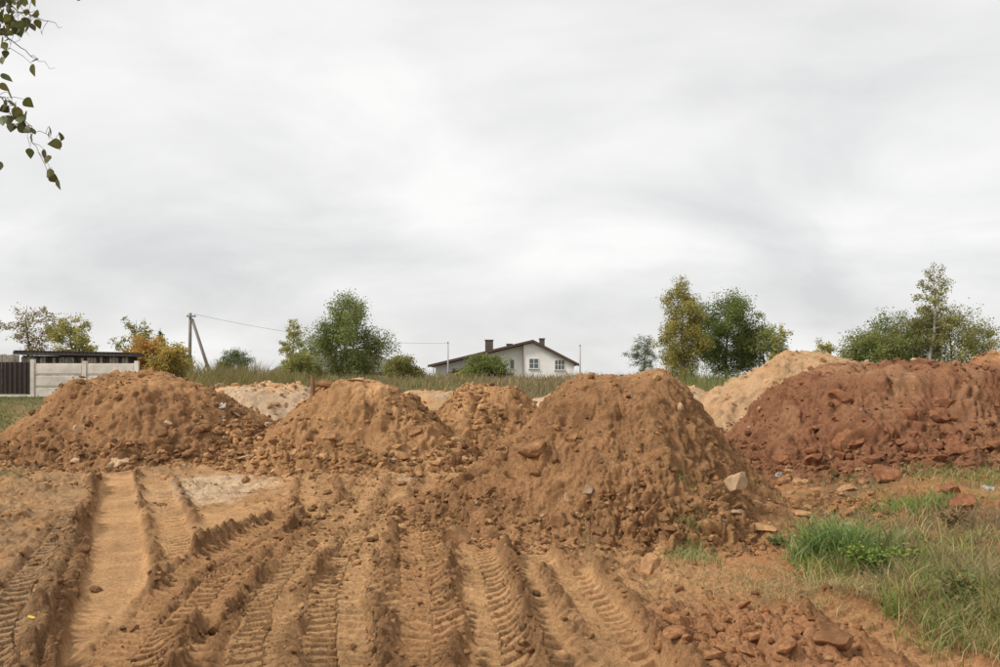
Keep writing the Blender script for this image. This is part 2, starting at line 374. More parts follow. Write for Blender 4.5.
# ------------------------------------------------------------------ mounds
def mound_parts(x, y, s):
    """smooth height over base terrain, fine relief measured along the slope's normal, profile parameter"""
    cx, cy = s['c']; a = s.get('rot', 0); ca, sa = math.cos(a), math.sin(a)
    lx = (x - cx) * ca + (y - cy) * sa; ly = -(x - cx) * sa + (y - cy) * ca
    r = np.hypot(lx / np.where(lx > 0, s.get('rxr', s['rx']), s['rx']), ly / s['ry']); an = np.arctan2(ly, lx); sd_ = s['seed']
    r = r * (1 + .13 * vnoise(np.cos(an) * 1.6 + sd_, np.sin(an) * 1.6, sd_)) + .05 * fbm(x * .9, y * .9, 3, sd_ + 1)
    p = (1 - r) / (1 - s['flat'])
    k = 0.16; q = np.where(p < 1 - k, p, 1 - k + k * np.tanh(np.maximum(p - 1 + k, 0) / k))       # rounded shoulder
    q = np.where(q > 0, q - .09 * np.sin(np.clip(q, 0, 1) * 3.14159), q * .6)
    j = s.get('jag', 1.0); f = ss(-.25, .15, p); sc_ = s.get('sc', 1.0); lump = s.get('lump', 0)
    h = s['H'] * q + f * j * .22 * fbm(x * 1.0 / sc_, y * 1.0 / sc_, 3, sd_ + 2)
    h = h - f * lump * .22 * np.maximum(fbm(x * .9, y * .9, 3, sd_ + 75), 0)
    w1, w2 = .35 * vnoise(x * 3, y * 3, sd_ + 90), .35 * vnoise(x * 3, y * 3, sd_ + 91)
    def cl(fr, sd2, fill): return clods(x * fr / sc_ + w1, y * fr / sc_ + w2, sd_ + sd2, fill)
    pat = np.clip(.55 + 1.3 * fbm(x * .8, y * .8, 2, sd_ + 9), .08, 1)
    foot = (1 + .8 * ss(.5, .05, p)) * (1 - .6 * ss(.75, 1.05, p))
    d = lump * (.15 * cl(1.25, 71, .6) + .16 * cl(2.6, 73, .7))
    d = d + j * foot * pat * (.11 * cl(2.6, 20, .5) + .085 * cl(5.2, 30, .6) + .055 * cl(10.5, 40, .75) + .028 * cl(23, 50, .75))
    d = d + j * (.07 * cl(8.5, 60, .8) + .05 * cl(15, 66, .95) + .03 * cl(26, 68, .95)) * np.clip(.7 + .9 * fbm(x * 1.4, y * 1.4, 2, sd_ + 67), .25, 1.2) * (1 - .4 * ss(.8, 1.05, p))
    d = d + j * .035 * fbm(x * 5, y * 5, 4, sd_ + 95)
    return h, f * d * .9, p
def mound_h(x, y, s):
    h, d, p = mound_parts(x, y, s); return h + d * (1 + .3 * ss(-.1, .1, p) * (1 - ss(.8, 1.1, p))), p
MOUNDS = [
 dict(c=(1.66, 11.35), rx=2.78, rxr=1.92, ry=2.25, H=1.76, flat=.25, seed=101, col=BROWN * .62 + MID * .38, col2=MID * 1.05, step=.0145, jag=.82, lump=.14, sc=.8, crumbs=9000,
      label='largest brown soil mound with a pale stone at its right foot', part='main'),
 dict(c=(-7.95, 20.1), rx=3.55, ry=2.8, H=1.63, flat=.30, seed=131, col=BROWN * .75 + MID * .25, col2=MID * 1.03, step=.030, lump=.35, sc=1.05, crumbs=5000,
      label='broad dark brown soil mound in front of the concrete panel fence'),
 dict(c=(-2.85, 18.6), rx=2.7, ry=2.35, H=1.58, flat=.22, seed=161, col=MID * .93, col2=TAN, step=.027, lump=.35, sc=1.0, crumbs=4500,
      label='light brown soil mound with a wooden stake and a slab near its top'),
 dict(c=(-.28, 20.6), rx=2.35, ry=2.3, H=1.38, flat=.30, seed=191, col=MID * .9, col2=TAN, step=.028, sc=1.0, crumbs=3500,
      label='small light brown soil mound in front of the white house'),
 dict(c=(7.75, 17.7), rx=4.7, ry=3.4, rot=.40, H=1.62, flat=.46, seed=221, col=RED * np.array((.92, .98, 1.0)), col2=np.array((.36, .195, .105)), step=.026, jag=1.1, lump=.35, sc=1.05, crumbs=8000,
      label='wide red clay soil mound with a big red rock at its foot'),
 dict(c=(7.7, 22.6), rx=5.3, ry=3.0, H=1.97, flat=.12, seed=251, col=TAN * .55 + SAND * .36, col2=TAN * .85, step=.045, jag=.95, crumbs=1500,
      label='pale tan sand mound rising behind the red clay mound'),
 dict(c=(-6.7, 25.6), rx=2.9, ry=2.2, H=1.14, flat=.42, seed=281, col=SAND * 1.0, col2=TAN * 1.1, step=.045, jag=.55, crumbs=900,
      label='pale whitish sand mound in front of the weed bank'),
 dict(c=(-9.2, 24.2), rx=3.9, ry=2.4, H=1.26, flat=.12, seed=311, col=TAN * .9, col2=SAND * .8, step=.05, jag=.5, crumbs=700,
      label='low orange tan soil mound between the dark brown mound and the concrete fence'),
 dict(c=(-1.95, 25.0), rx=2.2, ry=1.7, H=1.05, flat=.3, seed=341, col=TAN * .95, col2=SAND * .85, step=.05, jag=.6, crumbs=500,
      label='small tan mound partly hidden between the two light brown mounds'),
 dict(c=(4.0, 27.3), rx=4.9, ry=1.9, H=1.02, flat=.4, seed=371, col=SAND * .98, col2=TAN, step=.06, jag=.5, crumbs=400,
      label='low white sand heap behind the largest brown mound'),
 dict(c=(13.9, 23.6), rx=3.6, ry=2.8, H=1.92, flat=.3, seed=401, col=RED * 1.08, col2=MID * .95, step=.05, jag=1.0, sc=1.1, crumbs=700,
      label='distant reddish mound beyond the right shoulder of the red clay mound'),
]
def surf(x, y):
    x = np.asarray(x, float); y = np.asarray(y, float)
    z = ground(x, y); b = base_z(x, y)
    for s in MOUNDS:
        m = np.hypot(x - s['c'][0], y - s['c'][1]) < 1.5 * max(s['rx'], s['ry'])
        if m.any():
            h, _ = mound_h(x[m], y[m], s); z[m] = np.maximum(z[m], b[m] + h - .02)
    return z

# icosahedron template for crumbs
t_ = (1 + 5 ** .5) / 2
ICO = np.array([(-1, t_, 0), (1, t_, 0), (-1, -t_, 0), (1, -t_, 0), (0, -1, t_), (0, 1, t_), (0, -1, -t_), (0, 1, -t_), (t_, 0, -1), (t_, 0, 1), (-t_, 0, -1), (-t_, 0, 1)]); ICO /= np.linalg.norm(ICO[0])
ICOF = np.array([(0, 11, 5), (0, 5, 1), (0, 1, 7), (0, 7, 10), (0, 10, 11), (1, 5, 9), (5, 11, 4), (11, 10, 2), (10, 7, 6), (7, 1, 8), (3, 9, 4), (3, 4, 2), (3, 2, 6), (3, 6, 8), (3, 8, 9), (4, 9, 5), (2, 4, 11), (6, 2, 10), (8, 6, 7), (9, 8, 1)])
def rand_rot(n):
    q = rng.normal(size=(n, 4)); q /= np.linalg.norm(q, axis=1)[:, None]; w_, x, y, z = q.T
    return np.stack([np.stack([1 - 2 * (y * y + z * z), 2 * (x * y - z * w_), 2 * (x * z + y * w_)], -1),
                     np.stack([2 * (x * y + z * w_), 1 - 2 * (x * x + z * z), 2 * (y * z - x * w_)], -1),
                     np.stack([2 * (x * z - y * w_), 2 * (y * z + x * w_), 1 - 2 * (x * x + y * y)], -1)], 1)
OCT = np.array([(1, 0, 0), (-1, 0, 0), (0, 1, 0), (0, -1, 0), (0, 0, 1), (0, 0, -1)], float)
OCTF = np.array([(0, 2, 4), (2, 1, 4), (1, 3, 4), (3, 0, 4), (2, 0, 5), (1, 2, 5), (3, 1, 5), (0, 3, 5)])
def crumbs(name, x, y, size, cols, parent=None, off=(0, 0, 0), sink=.25):
    z = surf(x, y); Vs, Fs, Cs, base = [], [], [], 0
    big = size * F / np.maximum(y, 1) > 1.5
    for sel, T0, F0 in ((big, ICO, ICOF), (~big, OCT, OCTF)):
        n = int(sel.sum()); m = len(T0)
        if not n: continue
        sz_ = size[sel]
        T = T0[None] * (1 + .2 * rng.normal(size=(n, m, 1)).clip(-1.6, 1.6))
        T = T * (sz_[:, None] * (.6 + .7 * rng.random((n, 3))))[:, None, :]
        T = np.einsum('nij,nkj->nki', rand_rot(n), T); T[:, :, 2] *= .8
        T += np.stack([x[sel], y[sel], z[sel] + sz_ * (.45 - sink)], 1)[:, None, :]; T -= np.array(off)
        Vs.append(T.reshape(-1, 3)); Fs.append((F0[None] + m * np.arange(n)[:, None, None]).reshape(-1, 3) + base); Cs.append(np.repeat(cols[sel], m, 0)); base += m * n
    return mesh_np(name, np.concatenate(Vs), np.concatenate(Fs), M['soil'], parent, col=np.concatenate(Cs), smooth=False)

for s in MOUNDS:
    cx, cy = s['c']; st = s['step']; ex = s['rx'] * 1.32; ey = s['ry'] * 1.32
    if s.get('rot'): ey *= 1.12
    xs = np.arange(cx - ex, cx + ex, st); ys = np.arange(cy - ey, cy + ey, st)
    gy, gx = np.meshgrid(ys, xs, indexing='ij'); fx, fy = gx.ravel(), gy.ravel()
    h, dt, p = mound_parts(fx, fy, s); bz = base_z(fx, fy)
    gy_, gx_ = np.gradient((bz + np.maximum(h, -.22)).reshape(gx.shape), st); nv = np.stack([-gx_.ravel(), -gy_.ravel(), np.ones(len(fx))], 1); nv /= np.linalg.norm(nv, axis=1)[:, None]
    n = fbm(fx * .8, fy * .8, 4, s['seed'] + 60); n2 = fbm(fx * 4, fy * 4, 3, s['seed'] + 70)
    col = mixc(np.broadcast_to(s['col'], fx.shape + (3,)), s['col2'], np.clip(.1 + 1.2 * n + .6 * n2 + .45 * ss(.82, 1.05, p), 0, 1))
    col = mixc(col, s['col'] * .66, np.clip(ss(.12, .5, n2 - .35 * n), 0, 1) * .75)
    nr, ncl = gx.shape
    ii = (np.arange(nr - 1)[:, None] * ncl + np.arange(ncl - 1)[None, :]).ravel()
    Fm = np.stack([ii, ii + 1, ii + ncl + 1, ii + ncl], 1)
    Fm = Fm[(h[Fm].max(1) > -.09)]
    used = np.unique(Fm); rem = np.zeros(len(fx), int); rem[used] = np.arange(len(used))
    V = (np.stack([fx, fy, bz + np.maximum(h, -.22) - .02], 1) + nv * dt[:, None])[used]
    oz = float(base_z(np.array([cx]), np.array([cy]))[0])
    mo = mesh_np('soil_mound', V - np.array((cx, cy, oz)), rem[Fm], M['soil'], col=col[used], loc=(cx, cy, oz))
    tag(mo, s['label'], 'mound'); s['obj'] = mo
    n_ = int(s['crumbs'] * 2.2); an = rng.random(n_) * 6.283; rr = np.sqrt(rng.random(n_)) * 1.16
    # more crumbs roll down to the foot
    rr = np.where(rng.random(n_) < .45, .8 + .36 * rng.random(n_) ** 1.0, rr)
    lx, ly = np.cos(an) * rr * s['rx'], np.sin(an) * rr * s['ry']; a = s.get('rot', 0)
    x = cx + lx * math.cos(a) - ly * math.sin(a); y = cy + lx * math.sin(a) + ly * math.cos(a)
    kp = (fbm(x * .9, y * .9, 3, s['seed'] + 80) + .22 * rng.normal(size=n_) > .02) | (rr > .84) & (rng.random(n_) < .8); x, y = x[kp], y[kp]; n_ = len(x)
    d0 = max(cy - s['ry'], 8) / 900.0
    sz = d0 * (.75 + .9 * rng.pareto(2.3, n_)).clip(.6, 5.0)
    cc = s['col'][None] * (.45 + .8 * rng.random((n_, 1))); pk = rng.random(n_) < .12; cc[pk] = s['col2'] * 1.1
    pk = rng.random(n_) < .02; cc[pk] = SAND * .9
    tag(crumbs('loose_crumbs', x, y, sz, cc, mo, (cx, cy, oz), .26), kind='stuff')

# crumbs on the trodden ground
n_ = 42000
y = np.exp(rng.uniform(math.log(4.4), math.log(17), n_)); x = rng.uniform(-.6, .6, n_) * (y + .5)
keep = ground(x, y) - base_z(x, y) + .035 * rng.normal(size=n_) > .045; x, y = x[keep], y[keep]; n_ = len(x)
sz = (y / 900) * (.7 + .9 * rng.pareto(2.3, n_)).clip(.6, 4.6)
cc = (MID * .8)[None] * (.65 + .7 * rng.random((n_, 1))); pk = x > 1.2 + .1 * (y - 5); cc[pk] *= np.array((1.0, .8, .72)); pk = rng.random(n_) < .15; cc[pk] = TAN * .95
o = crumbs('soil_crumbs', x, y, sz, cc)
tag(o, 'small loose soil crumbs strewn over the tyre tracks', 'soil crumbs', kind='stuff')

# ------------------------------------------------------------------ stones and clods
def rock_mesh(name, seed, mat, dims=(1, .8, .7), cuts=7, sub=3, rough=.10):
    import bmesh
    r_ = random.Random(seed); bm = bmesh.new(); bmesh.ops.create_icosphere(bm, subdivisions=sub, radius=1)
    for _ in range(cuts):
        nrm = Vector((r_.gauss(0, 1), r_.gauss(0, 1), r_.gauss(0, 1))).normalized(); dpl = r_.uniform(.42, .8)
        for v in bm.verts:
            e = v.co.dot(nrm) - dpl
            if e > 0: v.co -= nrm * e
    co = np.array([v.co[:] for v in bm.verts])
    nz = fbm(co[:, 0] * 2 + co[:, 2] * 1.3 + seed, co[:, 1] * 2 - co[:, 2] * .9, 4, seed)
    for v, k in zip(bm.verts, nz):
        v.co *= 1 + rough * 2 * k; v.co = Vector((v.co.x * dims[0], v.co.y * dims[1], v.co.z * dims[2]))
    me = bpy.data.meshes.new(name); bm.to_mesh(me); bm.free(); me.materials.append(mat)
    me.polygons.foreach_set('use_smooth', [True] * len(me.polygons)); me.set_sharp_from_angle(angle=R(28))
    return me
def march(px, row):
    """where the line of sight through a photo pixel meets the built surface"""
    d = np.arange(4.4, 30, .12)
    for it in range(2):
        x = X_at(px, d); z = Z_at(row, d); sfc = surf(x, d); k = np.nonzero(z <= sfc)[0]; k = k[0] if len(k) else len(d) - 1
        if it == 0: d = np.linspace(d[max(k - 1, 0)], d[k], 9)
    return x[k], d[k], sfc[k]
def rock(name, label, cat, px, row, wpx, mat, seed, dims=(1, .8, .7), rz=0, tilt=0, sink=.25, group=None, rough=.1, cuts=7):
    x, y, z = march(px, row); r_ = wpx / 2 / F * y
    o = bpy.data.objects.new(name, rock_mesh(name, seed, mat, tuple(r_ * k for k in dims), cuts, 3, rough)); C.objects.link(o)
    o.location = (x, y + r_ * .3, z + r_ * dims[2] * (.6 - sink)); o.rotation_euler = (tilt, tilt * .5, rz)
    return tag(o, label, cat, group)
rock('pale_stone', 'pale angular stone lodged at the right foot of the largest mound', 'stone', 735, 497, 27, M['stone_pale'], 41, (.95, .85, 1.35), .4, .3, .1, cuts=5)
rock('pale_stone', 'flat pale stone lying just under the angular stone', 'stone', 736, 514, 16, M['stone_pale'], 4, (1.2, .8, .4), .2)
rock('red_rock', 'large flat-topped red rock beside the grass below the red mound', 'rock', 889, 481, 38, M['clod_red'], 5, (1.05, .8, .62), .3, .15, .1, cuts=10)
rock('red_clod', 'rounded red clod in grass uphill of the dark red clod', 'clod', 953, 494, 25, M['clod_red'], 6, (1, .8, .55), .1)
rock('red_clod', 'dark red clod in the grass beside the scrap of white plastic', 'clod', 965, 508, 33, M['clod_red'], 7, (1, .8, .58), .5)
rock('soil_block', 'big dark upright block of soil at the edge of the red churned earth', 'clod', 838, 652, 48, M['clod_brown'], 8, (1, .7, .85), .5, .35, .15, cuts=11)
rock('red_clod', 'curved red clod halfway down the red clay mound', 'clod', 846, 447, 30, M['clod_red'], 9, (.75, .8, 1.0), .2, .3)
rock('brown_slab', 'long brown slab of soil sticking out of the largest mound', 'slab', 537, 459, 44, M['clod_brown'], 10, (1.05, .7, .42), -.15, -.35, .1, cuts=9)
rock('brown_clod', 'round brown clod just uphill of the slab on the largest mound', 'clod', 573, 440, 17, M['clod_brown'], 11)
rock('pale_stone', 'pale upright stone on the lower front of the largest mound', 'stone', 567, 504, 13, M['stone_pale'], 12, (.75, .7, 1.2))
rock('grey_stone', 'round greyish stone beside the pale upright stone on the largest mound', 'stone', 588, 498, 17, M['stone_grey'], 13, (1, .8, .9))
rock('pale_stone', 'slanting pale stone near the top of the largest mound', 'stone', 680, 412, 15, M['stone_pale'], 14, (.5, .6, 1.1), .2, .5)
rock('brown_clod', 'big clod at the front foot of the largest mound', 'clod', 562, 526, 25, M['clod_brown'], 15, (1, .8, .75), .1, .2)
rock('pale_stone', 'wide pale stone at the front foot of the mound by the concrete fence', 'stone', 117, 467, 27, M['stone_pale'], 16, (1, .7, .5), .1)
rock('pale_stone', 'small pale stone at the foot of the mound by the concrete fence', 'stone', 75, 463, 14, M['stone_pale'], 17, (1, .8, .6))
rock('pale_stone', 'round tan stone under the pale stick on the dark brown mound', 'stone', 78, 431, 12, M['stone_pale'], 18, (1, .8, .9))
rock('pale_stone', 'round tan stone on the middle of the dark brown mound', 'stone', 168, 427, 10, M['stone_pale'], 19, (1, .8, .9))
rock('brown_slab', 'dark slab of soil lying near the stake on the light brown mound', 'slab', 328, 389, 24, M['clod_brown'], 20, (1.1, .7, .5), 0, .1, .05)
rock('pale_stone', 'flat pale stone on the crest of the light brown mound', 'stone', 355, 381, 16, M['stone_pale'], 21, (1.1, .7, .35))
rock('dark_clod', 'dark clod on the left flank of the light brown mound', 'clod', 303, 421, 15, M['clod_brown'], 22, (1.2, .8, .5), 0, -.3)
rock('tan_clod', 'curled tan clod low on the light brown mound', 'clod', 330, 440, 18, M['clod_tan'], 23, (1, .8, .6), .4, .2)
rock('dark_clod', 'lumpy dark clod low on the right flank of the light brown mound', 'clod', 414, 436, 19, M['clod_brown'], 24, (1, .8, .75))
rock('tan_clod', 'rounded tan clod at the foot between the light brown mounds', 'clod', 400, 459, 18, M['clod_tan'], 25, (1, .8, .6))
rock('grey_stone', 'greyish flat stone in the trodden ground left of the largest mound', 'stone', 408, 482, 22, M['stone_grey'], 26, (1.1, .8, .4))
rock('tan_block', 'wedge of compacted tan earth between tyre tracks', 'clod', 404, 507, 32, M['clod_tan'], 27, (.9, .9, .62), .6, .3, .15, cuts=10)
rock('tan_block', 'steep ridge of tan earth pushed up beside the foot of the largest mound', 'clod', 455, 545, 44, M['clod_tan'], 28, (1.1, .75, .62), .5, .25, .2, cuts=9)
rock('red_clod', 'orange flat clod below the pale angular stone', 'clod', 762, 531, 32, M['clod_tan'], 29, (1.1, .9, .35), .3)
rock('tan_clod', 'broad flat tan clod beside the green tussock', 'clod', 800, 517, 26, M['clod_tan'], 30, (1.1, .8, .45))
rock('red_clod', 'rounded reddish clod between the largest mound and the red mound', 'clod', 783, 463, 20, M['clod_red'], 31, (1, .8, .7))
rock('tan_clod', 'pale tan clod in the gap between the largest mound and the red mound', 'clod', 800, 484, 24, M['clod_tan'], 32, (1.2, .9, .4))
rock('tan_ridge', 'smooth tan ridge of earth beside the right-hand tyre ruts', 'clod', 652, 574, 30, M['clod_tan'], 33, (.8, .9, .9), .3, .4, .35)
# look-alike clods, sharing meshes
def clod_set(label, group, mat, n, pick, seed, lo, hi):
    ms = [rock_mesh('soil_clod', seed + i, mat, (1, .85, .72), 6, 2, .16) for i in range(4)]
    r_ = random.Random(seed); k = 0
    while k < n:
        px, row = pick(r_); x, y, z = march(px, row); wpx = lo + (hi - lo) * r_.random() ** 2; q = wpx / 2 / F * y
        o = bpy.data.objects.new('soil_clod', ms[k % 4]); C.objects.link(o)
        o.location = (x, y + .2 * q, z + q * .05); o.scale = (q * r_.uniform(.85, 1.25), q, q * r_.uniform(.7, 1.0)); o.rotation_euler = (r_.uniform(-.4, .4), r_.uniform(-.4, .4), r_.uniform(0, 6.28))
        tag(o, label, 'clod', group); k += 1
clod_set('brown soil clod among the crumbs on the front of the largest mound', 'clods on the largest mound', M['clod_brown'], 34,
         lambda r: (r.uniform(470, 745), r.triangular(430, 550, 540)), 1000, 9, 19)
clod_set('red clay clod on the face of the red mound', 'clods on the red mound', M['clod_red'], 56,
         lambda r: (lambda p: (p, r.triangular(max(385, 395 + (800 - p) * .6), 478, 462)))(r.uniform(770, 995)), 1100, 9, 27)
clod_set('brown clod on the dark brown mound by the concrete fence', 'clods on the mound by the fence', M['clod_brown'], 24,
         lambda r: (r.uniform(15, 250), r.triangular(425, 466, 462)), 1200, 9, 16)
clod_set('tan clod along the foot of the light brown mounds', 'clods at the foot of the light brown mounds', M['clod_tan'], 30,
         lambda r: (r.uniform(265, 465), r.triangular(430, 490, 465)), 1300, 9, 19)
clod_set('orange red clod in the churned red earth beside the soil block', 'clods in the churned red earth', M['clod_orange'], 26,
         lambda r: (r.uniform(650, 800), r.uniform(590, 668)), 1400, 12, 34)
clod_set('tan clod on the stony ground between the largest mound and the grass', 'clods on the stony ground by the grass', M['clod_tan'], 24,
         lambda r: (r.uniform(745, 885), r.uniform(468, 515)), 1500, 9, 20)
clod_set('dark damp clod on the ridges between the tyre tracks', 'clods between the tyre tracks', M['clod_brown'], 16,
         lambda r: (r.choice((90, 150, 200, 300, 395, 545)) + r.gauss(0, 14), r.uniform(490, 640)), 1600, 8, 16)

# ------------------------------------------------------------------ grass
def blades(name, x, y, hgt, wid, cols, lean=.5, seg=3, parent=None, flop=.0):
    n = len(x); z = surf(x, y) - .01; az_ = rng.random(n) * 6.283; ln = (lean * (.4 + rng.random(n)))
    dxy = np.stack([np.cos(az_), np.sin(az_)], 1); fa = rng.random(n) * 6.283; sd2 = np.stack([np.cos(fa), np.sin(fa)], 1)
    V = np.zeros((n, (seg + 1) * 2, 3))
    for k in range(seg + 1):
        t = k / seg; wk = wid * (1 - t) ** .8 + .0006
        c = np.stack([x, y], 1) + dxy * (hgt * ln * t * t)[:, None]
        zz = z + hgt * (t - (.35 * ln + flop) * t * t)
        for j, sg in enumerate((-1, 1)):
            V[:, 2 * k + j, :2] = c + sd2 * (sg * wk / 2)[:, None] if hasattr(wk, '__len__') else c + sd2 * (sg * wk / 2)
            V[:, 2 * k + j, 2] = zz
    q = np.array([(2 * k, 2 * k + 1, 2 * k + 3, 2 * k + 2) for k in range(seg)])
    Fb = (q[None] + (2 * seg + 2) * np.arange(n)[:, None, None]).reshape(-1, 4)
    return mesh_np(name, V.reshape(-1, 3), Fb, M['grass'], parent, col=np.repeat(cols, 2 * seg + 2, 0))
def pal(n, *cs, jit=.35):
    cs = np.array(cs); c = cs[rng.integers(0, len(cs), n)]; return c * (1 - jit / 2 + jit * rng.random((n, 1)))
G_BLUE, G_GREEN, G_YEL, G_STRAW, G_OLIVE = (.20, .28, .10), (.15, .235, .05), (.29, .33, .06), (.47, .36, .17), (.25, .21, .075)
def patch(px, row, sx, sy, n):
    x0, y0, _ = march(px, row); return x0 + rng.normal(size=n) * sx, y0 + rng.normal(size=n) * sy
def off_mounds(x, y, lim=.12):
    k = surf(x, y) - ground(x, y) < lim; return x[k], y[k]
def grass_patch(label, px, row, sx, sy, n, h, colours, lean=.6, wid=.006, flop=.1, free=True):
    x, y = patch(px, row, sx, sy, n)
    if free: x, y = off_mounds(x, y); n = len(x)
    o = blades('grass', x, y, h * (.45 + .75 * rng.random(n)), wid * (.7 + .6 * rng.random(n)), pal(n, *colours), lean, 3, None, flop)
    return tag(o, label, 'grass', kind='stuff')
grass_patch('thin green grass sprouting on the right foot of the largest mound', 692, 560, .13, .22, 420, .17, (G_BLUE, G_GREEN, G_STRAW), .8, free=False)
grass_patch('small green shoots on the lower right face of the largest mound', 690, 528, .10, .16, 200, .14, (G_BLUE, G_GREEN), .8, free=False)
grass_patch('green grass patch beyond the tussock near the flat-topped red rock', 912, 508, .30, .22, 900, .20, (G_BLUE, G_GREEN, G_YEL), .8, .008)
grass_patch('dry wisp of grass at the foot of the largest mound', 590, 540, .07, .12, 120, .17, (G_STRAW, G_OLIVE), .9, free=False)
grass_patch('short grass between clods at the foot of the red mound', 838, 482, .25, .22, 500, .14, (G_OLIVE, G_GREEN, G_STRAW), .8, .008)
grass_patch('green grass covering the bank beside the red mound', 968, 468, .75, 1.1, 5200, .17, (G_OLIVE, G_GREEN, G_STRAW), .8, .011)
grass_patch('dry trampled grass lying beside the pale wheel track', 800, 590, .55, .45, 1500, .20, (G_STRAW, G_OLIVE, G_STRAW), 1.3, .005, .45)
grass_patch('dry straw grass in front of the tussock', 880, 590, .40, .30, 1700, .24, (G_STRAW, G_OLIVE), 1.2, .005, .35)
def thicket(label, px, row, sx, sy, nc, per, h, colours, wid=.006, spread=.10):
    x0, y0 = patch(px, row, sx, sy, nc); X_, Y_, H_, C_ = [], [], [], []
    for i in range(nc):
        m = int(per * rng.uniform(.4, 1.6)); r_ = spread * rng.uniform(.5, 1.5); hh = h * rng.uniform(.45, 1.15); c = pal(m, colours[rng.integers(len(colours))], colours[rng.integers(len(colours))])
        X_.append(x0[i] + rng.normal(size=m) * r_); Y_.append(y0[i] + rng.normal(size=m) * r_); H_.append(hh * (.35 + .75 * rng.random(m))); C_.append(c)
    x, y, hh, c = np.concatenate(X_), np.concatenate(Y_), np.concatenate(H_), np.concatenate(C_)
    o = blades('grass', x, y, hh, wid * (.5 + 1.1 * rng.random(len(x)) ** 2), c, .7, 4, None, .12); tag(o, label, 'grass', kind='stuff')
thicket('tall dry grass thicket on the right bank', 962, 585, .36, .55, 85, 52, .46, (G_STRAW, G_OLIVE, (.24, .19, .10), (.19, .22, .07), (.30, .24, .12)), .008)
thicket('dry brown weeds on the bank beyond the tall thicket', 955, 535, .5, .5, 60, 36, .30, ((.26, .19, .11), G_STRAW, G_OLIVE, (.20, .15, .09)), .009)
thicket('scattered green grass clumps around the tussock', 860, 560, .55, .45, 48, 36, .30, (G_GREEN, G_YEL, G_BLUE, G_OLIVE), .011, .06)
thicket('green grass clumps growing through the dry thicket', 965, 610, .35, .50, 30, 36, .36, (G_GREEN, G_OLIVE, G_YEL), .011, .07)
thicket('sparse grass clumps on the bank beside the red clods', 930, 500, .7, .7, 40, 26, .20, (G_GREEN, G_OLIVE, G_STRAW), .012, .09)
thicket('dry and green grass spreading along the bank past the thicket', 1120, 560, .8, .9, 90, 36, .36, (G_STRAW, G_OLIVE, G_GREEN, (.30, .24, .12)), .010)
grass_patch('low grass in the bottom right corner', 985, 640, .25, .35, 1300, .28, (G_STRAW, G_OLIVE, G_GREEN), .8, .006, .15)
# a tussock and a leafy weed: plants of their own
x0, y0, z0 = march(838, 560)
t = thing('grass_tussock', 'blue green grass tussock standing on the stony ground', 'grass tussock', (x0, y0, z0))
def loc_blades(name, parent, n, sx, sy, h, wid, colours, lean, flop=.1):
    p0 = Vector(parent.location); x = p0.x + rng.normal(size=n) * sx; y = p0.y + rng.normal(size=n) * sy
    o = blades(name, x, y, h * (.4 + .7 * rng.random(n)), wid * (.7 + .6 * rng.random(n)), pal(n, *colours), lean, 4, parent, flop)
    co = np.zeros(len(o.data.vertices) * 3, np.float32); o.data.vertices.foreach_get('co', co)
    o.data.vertices.foreach_set('co', (co.reshape(-1, 3) - np.array(p0, np.float32)).ravel()); o.data.update(); return o
tag(loc_blades('blades', t, 1000, .20, .15, .58, .013, (G_BLUE, (.30, .36, .15), G_GREEN, (.20, .30, .07)), .75), kind='stuff')
tag(loc_blades('dry_blades', t, 350, .24, .18, .33, .007, (G_STRAW, G_OLIVE), 1.0, .2), kind='stuff')
def leaf_quads(P3, size, cols, name, parent, mat, flat=.0, aspect=.6):
    n = len(P3); Rm = rand_rot(n)
    T = np.array([(0, -1, 0), (aspect, 0, .12), (0, 1, 0), (-aspect, 0, .12)])[None] * (size * .5)[:, None, None]
    T = np.einsum('nij,nkj->nki', Rm, T); T[:, :, 2] *= (1 - flat); T += P3[:, None, :]
    return mesh_np(name, T.reshape(-1, 3), np.arange(4 * n).reshape(-1, 4), mat, parent, col=np.repeat(cols, 4, 0), smooth=False)
def weed(label, px, row, w_, h_, n, colours, size):
    x0, y0, z0 = march(px, row); t = thing('leafy_weed', label, 'weed', (x0, y0, z0))
    mb = MB(); Pn = []
    for k in range(16):
        a = rng.random() * 6.283; q = rng.random() ** .5 * w_; hh = h_ * (.5 + .6 * rng.random())
        tip = np.array((math.cos(a) * q, math.sin(a) * q * .8, hh * (1 - .35 * q / w_)))
        mb.tube([(0, 0, 0), tuple(tip * (.4, .4, .6)), tuple(tip)], [.006, .004, .002], 4)
        for _ in range(n // 16):
            s_ = rng.random() ** .6; Pn.append(tip * np.array((s_ ** 1.4, s_ ** 1.4, s_)) + rng.normal(size=3) * w_ * .13)
    mb.build('stems', M['twig'], t); Pn = np.array(Pn); Pn[:, 2] = np.maximum(Pn[:, 2], .03)
    tag(leaf_quads(Pn, size * (.6 + .8 * rng.random(len(Pn))), pal(len(Pn), *colours), 'leaves', t, M['grass'], .45), kind='stuff')
weed('bright green leafy weed growing against the tussock', 876, 574, .26, .30, 1500, (G_GREEN, G_YEL, (.15, .25, .035)), .045)
weed('small yellow green weed growing at the edge of the dry thicket', 936, 590, .10, .22, 260, (G_YEL, G_GREEN), .04)
weed('low grey green weed beside the largest mound and the tussock', 780, 545, .16, .12, 350, (G_BLUE, G_OLIVE), .035)
weed('broad green weed in the dry thicket beside the wispy grass', 905, 572, .15, .24, 420, (G_GREEN, G_OLIVE, G_YEL), .05)
weed('dull green weed deep in the tall dry thicket', 962, 606, .17, .30, 480, (G_OLIVE, G_GREEN, (.2, .16, .07)), .05)
weed('reddish brown dying weed on the bank above the thicket', 955, 530, .18, .26, 420, ((.30, .16, .08), (.24, .17, .08), G_OLIVE), .045)
